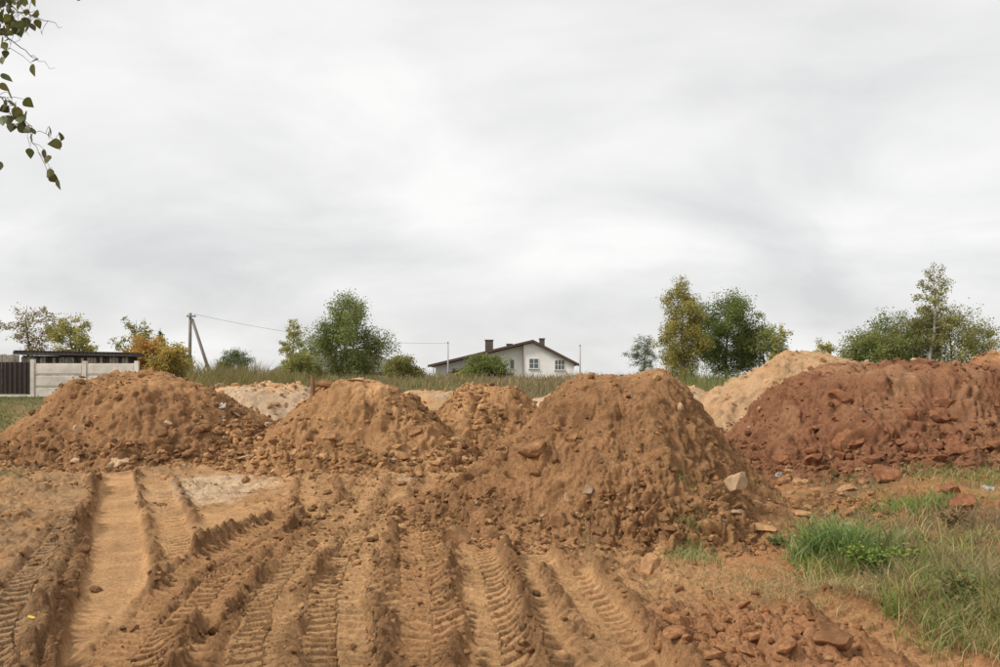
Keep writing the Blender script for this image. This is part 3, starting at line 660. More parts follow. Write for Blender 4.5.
# far grass on the left verge and on the weed bank
n_ = 14000; d = rng.uniform(19, 35, n_); x = X_at(rng.uniform(-160, 130, n_), d); x, d = off_mounds(x, d); n_ = len(x)
o = blades('grass', x, d, .10 * (.5 + rng.random(n_)), .02 * (.7 + .6 * rng.random(n_)), pal(n_, (.085, .15, .035), (.12, .18, .045), (.17, .18, .06)), .8, 2)
tag(o, 'green lawn grass in front of the concrete fence', 'grass', kind='stuff')
def far_weeds(label, p0, p1, d0, d1, n, h, colours):
    d = rng.uniform(d0, d1, n); px = rng.uniform(p0, p1, n); x = X_at(px, d)
    hh = h * (.5 + .7 * rng.random(n)) * (1 + 2.2 * fbm(x * .35, d * .35, 2, 61)).clip(.15, 1.9)
    o = blades('tall_weeds', x, d, hh, .032 * (.6 + .8 * rng.random(n)), pal(n, *colours), .5, 2); return tag(o, label, 'weeds', kind='stuff')
far_weeds('tall olive and yellow weeds on the bank behind the pale sand mound', 186, 300, 32, 48, 9000, .75, (G_OLIVE, (.27, .22, .08), (.17, .18, .07), (.33, .23, .09)))
far_weeds('tall green weeds on the bank below the white house', 300, 470, 30, 54, 6500, .32, (G_OLIVE, (.24, .21, .09), (.30, .25, .11), (.28, .19, .09)))
far_weeds('dry reddish weeds along the bank below the gable of the white house', 470, 640, 31, 54, 6500, .30, ((.26, .22, .10), (.30, .20, .11), (.33, .26, .14)))
far_weeds('tall weeds on the bank behind the tan sand mound', 640, 1150, 27, 56, 8000, .6, (G_OLIVE, (.2, .17, .07), G_GREEN))

# ------------------------------------------------------------------ trees
def tree(name, label, px, d, top_row, width_px, colours, n_leaf=5000, leaf=.16, prof='round', base_frac=.1, bark='bark', group=None, cat='tree', lean=0, density=1.0, clump=.16, limbs=26, rt=None, aspect=.6, weep=0):
    x0 = X_at(px, d); zb = float(base_z(np.array([x0]), np.array([float(d)]))[0]) - .05; Hh = Z_at(top_row, d) - zb; Rr = 1.10 * width_px / 2 / F * d
    t = thing(name, label, cat, (x0, d, zb), 0, group); mb = MB(); r_ = random.Random(int(px * 7 + d))
    rt = rt or max(.035, Hh * .018)
    tp = [Vector((lean * k / 5 + r_.gauss(0, .02) * Hh * (k > 0), r_.gauss(0, .02) * Hh * (k > 0), Hh * .97 * k / 5)) for k in range(6)]
    mb.tube(tp, [rt * (1 - .88 * k / 5) for k in range(6)], 7)
    def tpos(s): s = min(max(s, 0), .999) * 5; i = int(s); return tp[i].lerp(tp[i + 1], s - i)
    def pf(s):
        if prof == 'round': return max(.15, math.sin(min(1, max(.02, s * .93 + .06)) * math.pi) ** .6)
        if prof == 'birch': return (.40 + .8 * s if s < .3 else .72 * (1 - (s - .3) / .7) ** .62 + .08) * 1.35
        if prof == 'cone': return max(.05, 1 - s)
        if prof == 'bush': return math.cos(min(1, s) * 1.5) ** .5 * .95 + .05
        if prof == 'vase': return .25 + .75 * math.sin(min(1, s * .8 + .1) * math.pi) ** .8
    segs = []
    for k in range(limbs):
        s = (k + r_.random()) / limbs; zt = base_frac + (1 - base_frac) * s * .97
        p0 = tpos(zt * (.72 if prof not in ('cone', 'birch') else .9)); a = k * 2.4 + r_.gauss(0, .5); L = Rr * pf(s) * r_.uniform(.7, 1.08)
        up = r_.uniform(.25, .75) * (1 - weep) * (1 if prof not in ('cone', 'bush') else .25)
        tipz = Hh * (base_frac * .7 + (.985 - base_frac * .7) * s)
        p3 = Vector((p0.x + math.cos(a) * L, p0.y + math.sin(a) * L, max(tipz, Hh * base_frac * .6)))
        p1 = p0.lerp(p3, .5) + Vector((0, 0, L * .10))
        mb.tube([p0, p1, p3], [rt * .32 * (1 - .6 * s), rt * .2 * (1 - .6 * s), rt * .05], 4)
        segs.append((p0, p1, p3, L))
        for j in range(4):
            q = r_.uniform(.3, .95); b0 = p0.lerp(p1, q * 2) if q < .5 else p1.lerp(p3, q * 2 - 1)
            dv = Vector((r_.gauss(0, 1), r_.gauss(0, 1), r_.gauss(.3 - weep, .7))).normalized() * L * r_.uniform(.25, .5)
            b1 = b0 + dv * .8; b1.z = min(b1.z, Hh)
            mb.tube([b0, b1], [rt * .10, rt * .03], 3); segs.append((b0, b0.lerp(b1, .5), b1, L * .5))
    mb.build('trunk', M[bark], t, smooth=True)
    # clumps at branch ends, leaves round the clumps
    cl = []
    for p0, p1, p3, L in segs:
        for q in (.45, .6, .75, .88, 1.0):
            if r_.random() < density: cl.append((p1.lerp(p3, (q - .45) / .55) + Vector((r_.gauss(0, .06), r_.gauss(0, .06), r_.gauss(0, .06))) * L, L))
    n_leaf = int(n_leaf * 3.5); leaf = leaf * .70
    cp = np.array([c[0][:] for c in cl]); cL = np.array([c[1] for c in cl]); idx = rng.choice(len(cl), n_leaf, p=cL ** 1.3 / (cL ** 1.3).sum())
    sg = (clump * .85 * Rr * (.5 + .8 * rng.random(len(cl))))[idx]
    Pn = cp[idx] + rng.normal(size=(n_leaf, 3)).clip(-1.3, 1.3) * sg[:, None] * np.array((1, 1, .8 + weep))
    Pn[:, 2] -= weep * sg * rng.random(n_leaf) * 1.5
    Pn[:, 2] = np.maximum(Pn[:, 2], .05)
    cs = np.array(colours) * (1.24, 1.22, .95); ci = rng.integers(0, len(cs), len(cl)); mixk = np.where(rng.random(n_leaf) < .7, ci[idx], rng.integers(0, len(cs), n_leaf))
    cc = cs[mixk] * (.65 + .5 * rng.random(len(cl)))[idx][:, None] * (.8 + .4 * rng.random((n_leaf, 1)))
    leaf_quads(Pn, leaf * (.6 + .8 * rng.random(n_leaf)), cc, 'crown', t, M['leaf'], 0, aspect)
    return t
A_GREEN, A_DARK, A_YG, A_GOLD, A_ORANGE, A_BROWN, A_OLIVE, A_SAGE = (.20, .24, .09), (.12, .155, .065), (.32, .32, .12), (.50, .42, .15), (.52, .28, .085), (.30, .19, .10), (.28, .26, .12), (.26, .28, .17)
tree('sparse_tree', 'thin half-bare tree with brown leaves behind the wooden shed', 26, 56, 303, 54, (A_BROWN, (.2, .15, .08), A_OLIVE), 900, .17, 'vase', .45, clump=.12, limbs=18, density=.8)
tree('sparse_tree', 'thin yellow green tree above the wooden shed roof', 71, 54, 311, 44, (A_YG, A_GOLD, A_OLIVE), 1500, .17, 'round', .42, clump=.15, limbs=18)
tree('sparse_tree', 'sparse leafless shrub tree at the shed end behind the orange bush', 136, 54, 318, 38, (A_YG, A_OLIVE, (.2, .17, .1)), 800, .16, 'vase', .45, clump=.13, limbs=16)
tree('spruce_tree', 'little dark spruce tip above the orange bush', 160, 58, 326, 18, (A_DARK, (.03, .055, .03)), 1100, .16, 'cone', .4, clump=.12, limbs=26)
tree('autumn_bush', 'orange brown autumn bush at the end of the shed', 147, 46, 335, 54, (A_ORANGE, A_ORANGE, A_BROWN, A_GOLD), 3600, .15, 'bush', .05, cat='bush', clump=.17, limbs=26)
tree('autumn_bush', 'yellow olive bush beside the orange bush', 173, 45, 343, 46, (A_GOLD, A_OLIVE, A_YG, A_ORANGE), 3600, .15, 'bush', .05, cat='bush', clump=.17, limbs=26)
tree('pine_tree', 'small rounded dark pine beside the braced utility pole', 233, 60, 348, 34, (A_DARK, (.05, .085, .045), A_GREEN), 2600, .17, 'round', .25, clump=.16, limbs=20, aspect=.25)
tree('young_birch', 'slender pale yellow birch left of the big green birch', 293, 58, 317, 28, (A_YG, A_GOLD, A_SAGE), 1300, .15, 'birch', .15, 'birch', clump=.16, limbs=22)
tree('green_birch', 'big green birch in front of the hipped-roof house', 348, 56, 292, 78, (A_GREEN, A_SAGE, A_YG, A_DARK, A_GREEN), 9500, .15, 'birch', .06, 'birch', clump=.13, limbs=40, weep=.35)
tree('shrub', 'olive shrub at the foot of the big green birch', 300, 52, 352, 44, (A_OLIVE, A_YG, A_GREEN), 2600, .15, 'bush', .05, cat='bush', limbs=22)
tree('shrub', 'brownish green shrub right of the big green birch', 402, 50, 356, 40, (A_GREEN, A_OLIVE, (.2, .13, .06), A_YG), 2800, .14, 'bush', .05, cat='bush', limbs=22)
tree('shrub', 'rounded green shrub in front of the white house', 487, 54, 355, 44, (A_GREEN, A_YG, A_GREEN, A_DARK), 3200, .14, 'bush', .05, cat='bush', limbs=24)
tree('shrub', 'small yellowing shrub left of the rounded green shrub', 466, 55, 368, 20, (A_OLIVE, A_GOLD, A_YG), 800, .13, 'bush', .05, cat='bush', limbs=12)
tree('pine_tree', 'grey green young pine left of the golden birch', 645, 58, 334, 36, (A_DARK, A_SAGE, (.07, .09, .06)), 1300, .17, 'birch', .2, clump=.14, limbs=20, aspect=.25)
tree('golden_birch', 'tall golden birch with autumn leaves', 682, 52, 275, 50, (A_GOLD, (.24, .20, .065), A_YG, A_OLIVE), 8000, .135, 'birch', .05, 'birch', clump=.15, limbs=40, weep=.4)
tree('leafy_tree', 'round dark green tree beside the golden birch', 726, 55, 287, 78, (A_GREEN, A_DARK, A_GREEN, (.12, .16, .045)), 9500, .15, 'round', .08, clump=.14, limbs=40)
tree('leafy_tree', 'lower light green tree on the right of the round dark tree', 762, 54, 322, 56, (A_GREEN, A_YG, A_SAGE), 3600, .15, 'round', .08, clump=.15, limbs=26)
tree('young_birch', 'wispy yellow sapling beside the lower light green tree', 778, 52, 320, 18, (A_GOLD, A_YG), 450, .14, 'birch', .2, 'birch', clump=.16, limbs=14)
tree('shrub', 'small yellow shrub peeking over the tan sand mound', 822, 48, 337, 28, (A_GOLD, (.26, .22, .06), A_YG), 1700, .12, 'bush', .05, cat='bush', limbs=18)
tree('leafy_tree', 'low green bushy tree at the left end of the right thicket', 868, 50, 328, 64, (A_GREEN, A_OLIVE, A_GREEN), 4400, .14, 'round', .05, clump=.15, limbs=28)
tree('leafy_tree', 'mid green tree in the middle of the right thicket', 905, 51, 310, 74, (A_GREEN, A_OLIVE, A_DARK), 5500, .14, 'round', .05, clump=.15, limbs=30)
tree('leafy_tree', 'olive yellow tree at the right of the thicket', 950, 50, 302, 80, (A_OLIVE, A_YG, A_SAGE, A_OLIVE), 5500, .14, 'round', .05, clump=.16, limbs=30)
tree('young_birch', 'slim pointed birch rising out of the right thicket', 934, 49, 261, 44, (A_OLIVE, (.17, .15, .08), A_YG), 1700, .14, 'birch', .3, 'birch', clump=.15, limbs=28)
tree('sparse_tree', 'sparse twiggy tree at the far right end of the thicket', 982, 50, 322, 26, (A_OLIVE, (.17, .14, .08), A_YG), 420, .14, 'vase', .3, clump=.14, limbs=14)

# ------------------------------------------------------------------ near birch whose twigs hang into view
bx, by = -3.9, 3.9; bz0 = float(ground(np.array([bx]), np.array([by]))[0])
t = thing('birch_tree', 'birch whose leafy twigs hang down from above at the left', 'tree', (bx, by, bz0 - .03))
b0 = Vector((bx, by, bz0 - .03))
mb = MB(); mb.tube([(0, 0, 0), (.03, .02, 1.5), (-.02, .05, 3.2), (.04, .02, 5.2), (0, 0, 7.5)], [.13, .11, .09, .06, .02], 10); mb.build('trunk', M['birch'], t, smooth=True)
dl = 3.4
def lp(px, row, d=dl): return Vector((X_at(px, d), d, Z_at(row, d))) - b0
twigs = [  # polylines in the plane of the hanging branch, each slightly off it
 ([lp(-210, -60, 3.75), lp(-90, -75, 3.55), lp(-20, -20), lp(20, 12), lp(45, 22), (lp(62, 27))], .010),
 ([lp(-90, -75, 3.55), lp(-40, 0, 3.35), lp(0, 30, 3.3), lp(22, 48, 3.3), lp(36, 60, 3.3), lp(55, 68, 3.3)], .008),
 ([lp(-60, -60, 3.5), lp(-30, 60, 3.45), lp(-8, 92, 3.4), lp(12, 112), lp(32, 128), lp(48, 136), lp(60, 150)], .007),
 ([lp(12, 112), lp(26, 130, 3.38), lp(36, 150, 3.36), lp(48, 165, 3.36), lp(56, 186, 3.36)], .004),
 ([lp(-20, -20), lp(6, 18, 3.45), lp(14, 30, 3.45), lp(10, 48, 3.45)], .005),
 ([lp(-20, -20), lp(12, 4, 3.36), lp(26, 10, 3.36), lp(40, 14, 3.36)], .005),
 ([lp(-30, 60, 3.45), lp(-10, 130, 3.45), lp(-2, 150, 3.45), lp(0, 168, 3.45)], .004),
 ([lp(-60, -60, 3.5), lp(20, -40, 3.5), lp(60, -12, 3.45), lp(78, 0, 3.45)], .004),
]
TW = []; pet = MB()
for pts, r0 in twigs:
    pts = [Vector(q) for q in pts]; fine = []
    for a_, b_ in zip(pts[:-1], pts[1:]):
        for q in range(4): fine.append(a_.lerp(b_, q / 4) + Vector((random.gauss(0, .006), random.gauss(0, .006), random.gauss(0, .006))))
    pts = fine + [pts[-1]]; TW.extend(pts)
    mb = MB(); mb.tube(pts, [r0 * .42 * (1 - .85 * i / (len(pts) - 1)) for i in range(len(pts))], 5); mb.build('twig', M['twig'], t, smooth=True)
# one birch leaf: toothed rhombic outline, folded along the midrib
ol = [(0, 0), (.24, .06), (.40, .24), (.42, .38), (.33, .58), (.2, .78), (.08, .94), (0, 1.05)]
LV = [(0, a[1], 0) for a in ol] + [(a[0], a[1], .10 * a[0] - .12 * a[1] ** 2) for a in ol[1:-1]] + [(-a[0], a[1], .10 * a[0] - .12 * a[1] ** 2) for a in ol[1:-1]]
LV = [(x, y, z if x else -.12 * y * y) for x, y, z in LV]
n8 = len(ol); LF = []
for s_ in (0, 1):
    o_ = n8 + s_ * (n8 - 2)
    for i in range(n8 - 1):
        a, b_ = i, i + 1; ca = o_ + i - 1 if i > 0 else None; cb = o_ + i if i < n8 - 2 else None
        f = [a, b_] + ([cb] if cb is not None else []) + ([ca] if ca is not None else [])
        if len(f) > 2: LF.append(f[::-1] if s_ == 0 else f)
LM = []
for k, c in enumerate(((.10, .12, .03), (.13, .14, .035), (.075, .075, .028), (.17, .15, .04))):
    me = bpy.data.meshes.new('leaf'); me.from_pydata(LV, [], LF); me.update()
    m, tt, b = base_mat('birch_leaf', .5, .3); b.inputs['Base Color'].default_value = (*c, 1)
    nz = noise_node(tt, 3, 3); rgb = N(tt, 'ShaderNodeRGB'); rgb.outputs[0].default_value = (*c, 1); vc = vary(tt, rgb.outputs[0], nz, .7, 1.25); tt.links.new(vc, b.inputs['Base Color'])
    tr = N(tt, 'ShaderNodeBsdfTranslucent'); tt.links.new(vc, tr.inputs[0]); ms_ = N(tt, 'ShaderNodeMixShader'); ms_.inputs[0].default_value = .3
    tt.links.new(b.outputs[0], ms_.inputs[1]); tt.links.new(tr.outputs[0], ms_.inputs[2]); tt.links.new(ms_.outputs[0], tt.nodes['Material Output'].inputs[0])
    me.materials.append(m); LM.append(me)
leaf_spots = [(22, 3), (27, 14), (18, 8), (6, 8), (4, 14), (10, 20), (3, 24), (8, 29), (14, 32), (20, 30), (28, 29), (39, 17), (36, 24), (42, 37), (20, 44), (3, 33), (8, 43), (2, 42), (6, 55), (1, 62), (37, 63), (32, 69),
 (10, 97), (24, 104), (9, 112), (16, 108), (2, 121), (12, 128), (22, 124), (27, 116), (17, 130), (30, 132), (27, 141), (32, 143), (30, 153), (49, 131), (48, 139), (61, 138), (62, 148), (44, 154), (48, 160), (52, 174), (49, 180), (20, 118), (24, 132), (6, 104), (2, 78), (0, 88), (57, 184), (0, 166),
 (-8, 10), (-14, 30), (-10, 55), (-20, 100), (-15, 120), (-30, 80), (-40, 20), (78, 0), (0, 2), (13, 15), (5, 36), (12, 26), (25, 22), (2, 5), (8, 3), (5, 19), (9, 12), (15, 24), (1, 29), (7, 25), (13, 36), (18, 26), (23, 33), (31, 28), (3, 47), (14, 3), (33, 2), (6, 33), (11, 30), (18, 122), (14, 118), (21, 128), (9, 120), (12, 106), (19, 112)]
lr = random.Random(5)
leaf_spots += [(lr.uniform(-6, 26), lr.uniform(0, 34)) for _ in range(16)]
for k, (px, row) in enumerate(leaf_spots):
    o = bpy.data.objects.new('leaf', LM[lr.choice((0, 0, 1, 1, 2, 2, 3))]); C.objects.link(o); o.parent = t
    d = dl + lr.uniform(-.08, .08); o.location = lp(px, row, d) + Vector((0, 0, .018))
    q = min(TW, key=lambda p: (p - o.location).length); pet.tube([q, q.lerp(o.location, .6) + Vector((0, 0, .006)), o.location], [.0011, .0009, .0007], 4)
    s_ = lr.uniform(.034, .05) * (.7 if row < 60 and lr.random() < .6 else 1); o.scale = (s_, s_, s_)
    o.rotation_euler = (R(-90) + lr.gauss(0, .5), lr.gauss(0, .6), lr.gauss(0, .9))

pet.build('leaf_stalks', M['twig'], t)

# ------------------------------------------------------------------ white house
d = 95.0; k = d / F
def hx(px): return X_at(px, d)
def hz(row): return Z_at(row, d)
gb_ = float(base_z(np.array([0.]), np.array([d]))[0])
hs = thing('white_house', 'white rendered house with brown low-pitched roof and chimneys on the bank', 'house', (hx(505), d, gb_ - .1))
hl = Vector(hs.location)
def LX(px): return hx(px) - hl.x
def LZ(row): return hz(row) - hl.z
zr, ze_l, ze_r = LZ(340), LZ(365.2), LZ(364)
def roof_z(px): return LZ(340 + (532.8 - px) * (25.2 / 104.8)) if px < 532.8 else LZ(340 + (px - 532.8) * (24 / 46.2))
c0, c1 = .42, .0
pr = [(LX(523.5), 0), (LX(574), 0), (LX(574), roof_z(574) - .30), (LX(532.8), zr - .30), (LX(523.5), roof_z(523.5) - .30)]
MB().prism(pr, 0, 9).build('gable_wall', M['wall_white'], hs)
pr = [(LX(435), 0), (LX(523.4), 0), (LX(523.4), roof_z(523.4) - .30), (LX(435), roof_z(435) - .30)]
MB().prism(pr, .9, 9).build('side_wall', M['wall_white'], hs)
th = .14
rl = MB().prism([(LX(428), ze_l - th), (LX(532.8), zr - th), (LX(532.8), zr), (LX(428), ze_l)], -.45, 9.6).build('roof', M['roof_house'], hs)
rr_ = MB().prism([(LX(532.85), zr - th), (LX(579), ze_r - th), (LX(579), ze_r), (LX(532.85), zr)], -.45, 9.6).build('roof', M['roof_house'], hs)
MB().prism([(LX(428), ze_l - .24), (LX(532.8), zr - .24), (LX(532.8), zr + .02), (LX(428), ze_l + .02)], -.51, -.453).build('fascia', M['fascia'], rl)
MB().prism([(LX(532.85), zr - .28), (LX(579), ze_r - .28), (LX(579), ze_r + .02), (LX(532.85), zr + .02)], -.51, -.453).build('fascia', M['fascia'], rr_)
def chimney(px, w_, r0, r1, y0, par):
    m = MB().box(LX(px - w_ / 2), LX(px + w_ / 2), y0, y0 + .8, LZ(r1), LZ(r0)); m.box(LX(px - w_ / 2) - .06, LX(px + w_ / 2) + .06, y0 - .06, y0 + .86, LZ(r0) + .002, LZ(r0) + .10)
    m.build('chimney', M['brick_chimney'], par)
chimney(488.8, 8.2, 339.3, 356, 3.0, rl); chimney(510, 6, 342.5, 351, 5.5, rl); chimney(544, 5.4, 337.3, 352, 4.2, rr_)
def window(px, row, w_, h_, y0, cols=2, rows=1):
    x0, x1, z0, z1 = LX(px - w_ / 2), LX(px + w_ / 2), LZ(row + h_ / 2), LZ(row - h_ / 2); fr = .075
    f = MB().box(x0, x1, y0 - .05, y0 - .002, z0, z0 + fr).box(x0, x1, y0 - .05, y0 - .002, z1 - fr, z1).box(x0, x0 + fr, y0 - .05, y0 - .002, z0 + fr, z1 - fr).box(x1 - fr, x1, y0 - .05, y0 - .002, z0 + fr, z1 - fr)
    for c in range(1, cols): xm = x0 + (x1 - x0) * c / cols; f.box(xm - .035, xm + .035, y0 - .048, y0 - .003, z0 + fr, z1 - fr)
    for c in range(1, rows): zm = z0 + (z1 - z0) * c / rows; f.box(x0 + fr, x1 - fr, y0 - .046, y0 - .004, zm - .025, zm + .025)
    wd = f.build('window', M['frame_white'], hs)
    for c in range(cols):
        a, b = x0 + (x1 - x0) * c / cols, x0 + (x1 - x0) * (c + 1) / cols
        MB().box(a + .03, b - .03, y0 - .022, y0 - .008, z0 + .03, z1 - .03).build('pane', M['glass'], wd)
    MB().box(x0 - .06, x1 + .06, y0 - .14, y0 - .006, z0 - .06, z0 - .004).build('sill', M['pole_pale'], wd)
window(533.9, 363.6, 10, 10.6, 0, 2, 2); window(559.7, 365, 10.4, 10.4, 0, 3, 2); window(512.2, 364.2, 5, 10.4, .9, 1, 1); window(499, 360.5, 5.6, 7, .9, 1, 1)
window(455, 371, 7, 6, .9, 2, 1)
MB().tube([(LX(523), -.06, .1), (LX(523), -.06, roof_z(523) - .35)], .055, 8).build('downpipe', M['pole'], hs)
pm = MB().prism([(LX(449), LZ(373.6)), (LX(477), LZ(364.6)), (LX(477), LZ(363.6)), (LX(449), LZ(372.6))], -1.6, .89).build('porch_roof', M['fascia'], hs)
for px in (450.5, 462): MB().box(LX(px) - .07, LX(px) + .07, -1.5, -1.36, 0, LZ(373.6) + (LX(px) - LX(449)) * .32 - .02).build('porch_post', M['plank'], hs)
MB().box(LX(433), LX(433.8), .3, .44, 0, roof_z(433) - .24).build('corner_post', M['frame_white'], hs)

# ------------------------------------------------------------------ hipped-roof house behind the birch
d = 84.0; gb_ = float(base_z(np.array([-15.]), np.array([d]))[0])
h2 = thing('beige_house', 'beige house with grey hipped roof half hidden by the big green birch', 'house', (hx(334), d, gb_ - .1)); hl = Vector(h2.location)
xl, xr, zt, ze = hx(271) - hl.x, hx(399) - hl.x, hz(348.5) - hl.z, hz(370) - hl.z
MB().box(xl + .7, xr - .7, .7, 9.3, 0, ze - .05).build('wall', M['wall_beige'], h2)
y1 = 10.0; rv = [(xl, 0, ze), (xr, 0, ze), (xr, y1, ze), (xl, y1, ze), (hx(309) - hl.x, 5, zt), (hx(362) - hl.x, 5, zt)]
me = MB(); me.v = rv; me.f = [(0, 1, 5, 4), (1, 2, 5), (2, 3, 4, 5), (3, 0, 4), (3, 2, 1, 0)]; rf = me.build('roof', M['roof_grey'], h2)
MB().box(xl - .02, xr + .02, -.06, -.003, ze - .22, ze - .01).build('fascia', M['soffit'], rf)
MB().box(2.2, 2.9, 3.6, 4.3, zt - 1.1, zt + .55).build('chimney', M['brick_chimney'], rf)
for xq in (-4.2, -1.2, 1.8, 4.4):
    f = MB().box(xq - .5, xq + .5, .64, .697, ze - 1.7, ze - .55).build('window', M['frame_white'], h2)
    MB().box(xq - .42, xq + .42, .62, .638, ze - 1.62, ze - .63).build('pane', M['glass'], f)

# ------------------------------------------------------------------ poles and wire
d = 65.0; xb = X_at(189, d); zb = float(base_z(np.array([xb]), np.array([d]))[0]) - .3
po = thing('utility_pole', 'grey utility pole with a leaning brace', 'utility pole', (xb, d, zb)); pv = Vector(po.location)
def pl(px, row, dd=d): return Vector((X_at(px, dd), dd, Z_at(row, dd))) - pv
MB().tube([(0, 0, 0), tuple(pl(190.5, 313))], [.15, .10], 10).build('pole', M['pole'], po, smooth=True)
gz2 = float(base_z(np.array([X_at(215, d)]), np.array([d]))[0]) - .3
MB().tube([(X_at(215, d) - xb, 0, gz2 - zb), tuple(pl(191, 319) + Vector((.08, 0, 0)))], [.13, .10], 8).build('brace', M['pole'], po, smooth=True)
MB().box(-.12, .55, -.20, -.12, pl(189, 316.5).z - .05, pl(189, 316.5).z + .05).build('cross_arm', M['pole'], po)
for q in (-.05, .45): MB().tube([(q, -.16, pl(0, 316.5).z + .051), (q, -.16, pl(0, 316.5).z + .15), (q, -.16, pl(0, 316.5).z + .22)], [.02, .05, .03], 8).build('insulator', M['frame_white'], po, smooth=True)
def post(label, px, d, top, m='pole_pale', r=.075):
    x = X_at(px, d); zb = float(base_z(np.array([x]), np.array([float(d)]))[0]) - .2; o = thing('service_post', label, 'post', (x, d, zb)); h = Z_at(top, d) - zb
    MB().tube([(0, 0, 0), (0, 0, h)], [r * 1.15, r * .9], 8).build('shaft', M[m], o, smooth=True); MB().tube([(0, 0, h + .001), (0, 0, h + .12)], [r * 1.1, r * .6], 8).build('cap', M['pole'], o, smooth=True)
    return Vector((x, d, zb + h))
e1 = post('pale thin post in front of the left wing of the white house', 448, 86, 343); post('pale thin post right of the gable of the white house', 580, 84, 346)
a = pv + pl(191, 316.5) + Vector((.3, -.16, .16)); pts = []
for i in range(25):
    s_ = i / 24; p = a.lerp(e1, s_); p.z -= 1.1 * 4 * s_ * (1 - s_) * .6; pts.append(p - a)
wo = MB(); wo.tube(pts, .010, 5); o = wo.build('overhead_wire', M['wire'], None, a, True); tag(o, 'thin overhead wire sagging from the utility pole to the house post', 'wire')

# ------------------------------------------------------------------ fences and shed
d = 35.0
fz = float(base_z(np.array([X_at(80, d)]), np.array([d]))[0])
fx0 = X_at(33, d); cf = thing('concrete_fence', 'pale concrete panel fence behind the dark brown mound', 'fence', (fx0, d, fz)); bay = 2.02
ztop = Z_at(362.5, d) - fz; zbot = Z_at(399, d) - fz; ph = (ztop - zbot - .02) / 3
cpanel = None
for b in range(2):
    for r_i in range(3):
        a0 = b * bay + .075; a1 = (b + 1) * bay - .075; z0 = zbot + r_i * ph + .012; z1 = zbot + (r_i + 1) * ph - .012
        m = MB().box(a0, a1, -.03, .03, z0, z1); m.box(a0 + .06, a1 - .06, -.045, -.0302, z0 + .05, z1 - .05); m.build('panel', M['concrete'], cf)
for b in range(3): MB().box(b * bay - .072, b * bay + .072, -.075, .075, -.5, ztop + .06 + (.06 if b == 0 else 0)).build('post', M['concrete'], cf)
for k_ in (0,):
    bf = thing('sheet_fence', 'dark brown corrugated sheet metal fence beside the concrete fence', 'fence', (fx0 - .12, d + .1, fz)); zt2 = Z_at(362, d) - fz; zb2 = Z_at(394, d) - fz
    for s_ in range(5):
        x1 = -s_ * 1.15; x0_ = x1 - 1.14; V = []; Fs = []; n = 46
        for i in range(n + 1):
            x = x0_ + (x1 - x0_) * i / n; y = .03 * np.clip(1.6 * math.sin(i / n * 6.2832 * 6), -1, 1) - .01 * (s_ % 2); V += [(x, y, zb2), (x, y, zt2)]
        Fs = [(2 * i, 2 * i + 2, 2 * i + 3, 2 * i + 1) for i in range(n)]
        o = mesh_np('sheet', V, Fs, M['brown_metal'], bf, smooth=False); md = o.modifiers.new('thickness', 'SOLIDIFY'); md.thickness = .004
    for z in (.2, 1.0): MB().box(-5.8, 0, .05, .09, z, z + .05).build('rail', M['brown_metal'], bf)
    for s_ in range(3): MB().box(-s_ * 2.6 - .2, -s_ * 2.6 - .14, .091, .15, -.5, zt2 - .05).build('post', M['brown_metal'], bf)
    MB().box(-5.8, 0, -.06, .04, -.6, zb2 - .02).build('plinth', M['concrete'], bf)
d = 41.0; sz_ = float(base_z(np.array([X_at(75, d)]), np.array([d]))[0]); sx0, sx1 = X_at(21, d), X_at(128, d)
sh = thing('wooden_shed', 'long weathered wooden shed with dark flat roof behind the fence', 'shed', (sx0, d, sz_ - .05)); Wd = sx1 - sx0
zt = Z_at(352, d) - sz_
MB().box(.03, Wd - .03, .06, 1.1, 0, zt - .12).build('inner_wall', M['plank_dark'], sh)
np_ = 34; pr_ = random.Random(3)
for i in range(np_):
    a0 = Wd * i / np_; z1 = zt - pr_.uniform(.17, .22)
    MB().box(a0 + .012, a0 + Wd / np_ - .012, 0 - pr_.uniform(0, .02), .045, 0, z1).build('plank', M['plank'] if pr_.random() < .8 else M['plank_dark'], sh)
ro = MB(); ro.prism([(-.25, zt - .06), (Wd + .25, zt - .16), (Wd + .25, zt - .02), (-.25, zt + .08)], -.22, 1.3); rf = ro.build('roof', M['roof_dark'], sh)
for i in range(28):
    a0 = -.2 + (Wd + .4) * i / 28; s_ = (a0 + .25) / (Wd + .5)
    MB().box(a0, a0 + .12, -.25, 1.3, zt + .083 - .1 * s_, zt + .125 - .1 * s_).build('roof_rib', M['plank_dark'], rf)
d = 42.5; x1 = X_at(19, d); o = thing('plank_wall', 'low grey plank wall at the left end of the shed', 'wall', (x1, d, sz_))
zt = Z_at(353.5, d) - sz_
for i in range(22): MB().box(-.2 * i - .19, -.2 * i, -pr_.uniform(0, .015), .03, -.1, zt - pr_.uniform(0, .1)).build('plank', M['plank'], o)
MB().box(-4.4, 0, .031, .07, zt - .5, zt - .4).build('rail', M['plank_dark'], o)

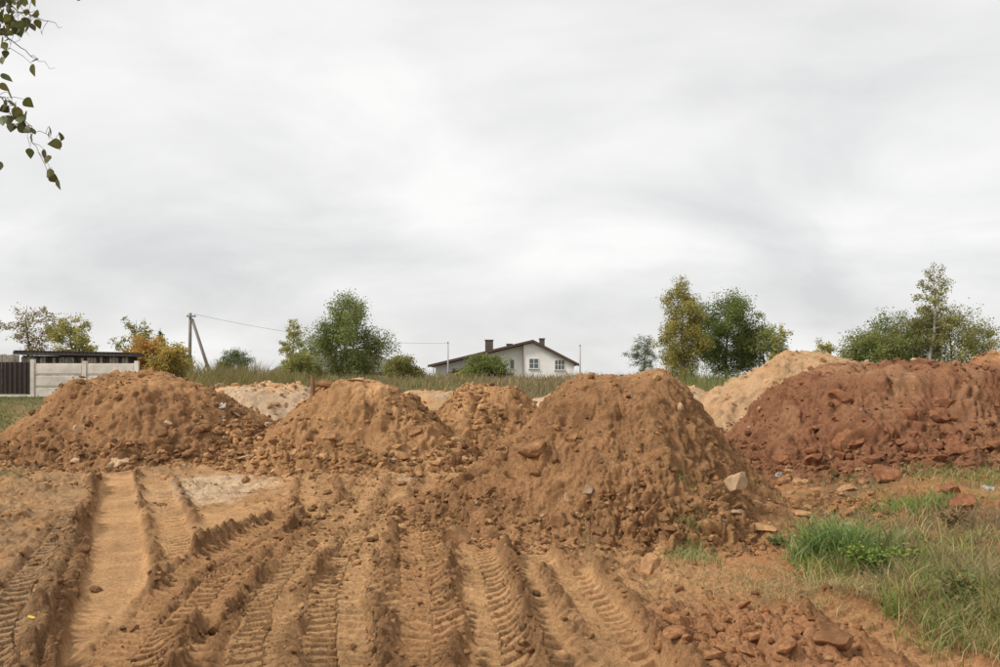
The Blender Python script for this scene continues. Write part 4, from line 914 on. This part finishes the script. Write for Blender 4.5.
# ------------------------------------------------------------------ small things
x, y, z = march(312, 396)
MB().tube([(0, 0, -.25), (.02, 0, .15), (.01, 0, .42)], [.06, .055, .045], 6).build('wooden_stake', M['stake'], None, (x, y, z)); tag(bpy.context.scene.objects[-1] if False else C.objects[-1], 'short brown wooden stake stuck in the light brown mound', 'stake')
def stick(label, px, row, vec, r, mat='stick_pale'):
    x, y, z = march(px, row); v = Vector(vec); o = MB().tube([tuple(-v * .5 + Vector((0, 0, -.02))), tuple(v * .1 + Vector((.01, 0, .02))), tuple(v * .5)], [r, r * .9, r * .6], 5).build('stick', M[mat], None, (x, y - .02, z + .03))
    tag(o, label, 'stick')
stick('pale stick poking out of the dark brown mound', 83, 419, (.14, -.05, .24), .022)
stick('pale stick lying among white scraps on the dark brown mound', 232, 414, (.34, 0, -.14), .022)
stick('long pale root lying at the foot of the dark brown mound', 243, 460, (.6, -.05, .12), .018)
def scrap(label, px, row, wpx, hpx):
    x, y, z = march(px, row); w_, h_ = .8 * wpx / F * y, .7 * hpx / F * y; r_ = random.Random(px); V = []; n = 6
    for i in range(n + 1):
        for j in range(n + 1): V.append(((i / n - .5) * w_ * (1 + r_.gauss(0, .12)), r_.gauss(0, .12) * w_ + (j / n - .5) * h_ * .5, (j / n) * h_ + r_.gauss(0, .10) * h_))
    Fs = [(i * (n + 1) + j, (i + 1) * (n + 1) + j, (i + 1) * (n + 1) + j + 1, i * (n + 1) + j + 1) for i in range(n) for j in range(n)]
    o = mesh_np('plastic_scrap', V, Fs, M['white_scrap'], None, smooth=True, loc=(x, y - .02, z - .02)); md = o.modifiers.new('thickness', 'SOLIDIFY'); md.thickness = .006; tag(o, label, 'scrap')
scrap('crumpled white plastic scrap high on the right flank of the dark brown mound', 223, 408, 8, 8)
scrap('small white scrap below the larger one on the dark brown mound', 222, 419, 5, 4)
scrap('white plastic scrap in the grass by the dark red clod', 989, 493, 14, 11)
scrap('little white scrap among the stones left of the red mound', 779, 476, 9, 6)
scrap('tiny white scrap low on the left of the red mound', 749, 430, 4, 6)
x, y, z = march(33, 622)
m, tt, b = base_mat('yellow_leaf', .6, .3); b.inputs['Base Color'].default_value = (.75, .55, .05, 1)
lm = LM[0].copy(); lm.materials.clear(); lm.materials.append(m); o = bpy.data.objects.new('fallen_leaf', lm); C.objects.link(o); o.location = (x, y, z + .012); o.scale = (.06,) * 3; o.rotation_euler = (.35, .2, 1.1)
tag(o, 'yellow fallen leaf on the grey mud', 'leaf')
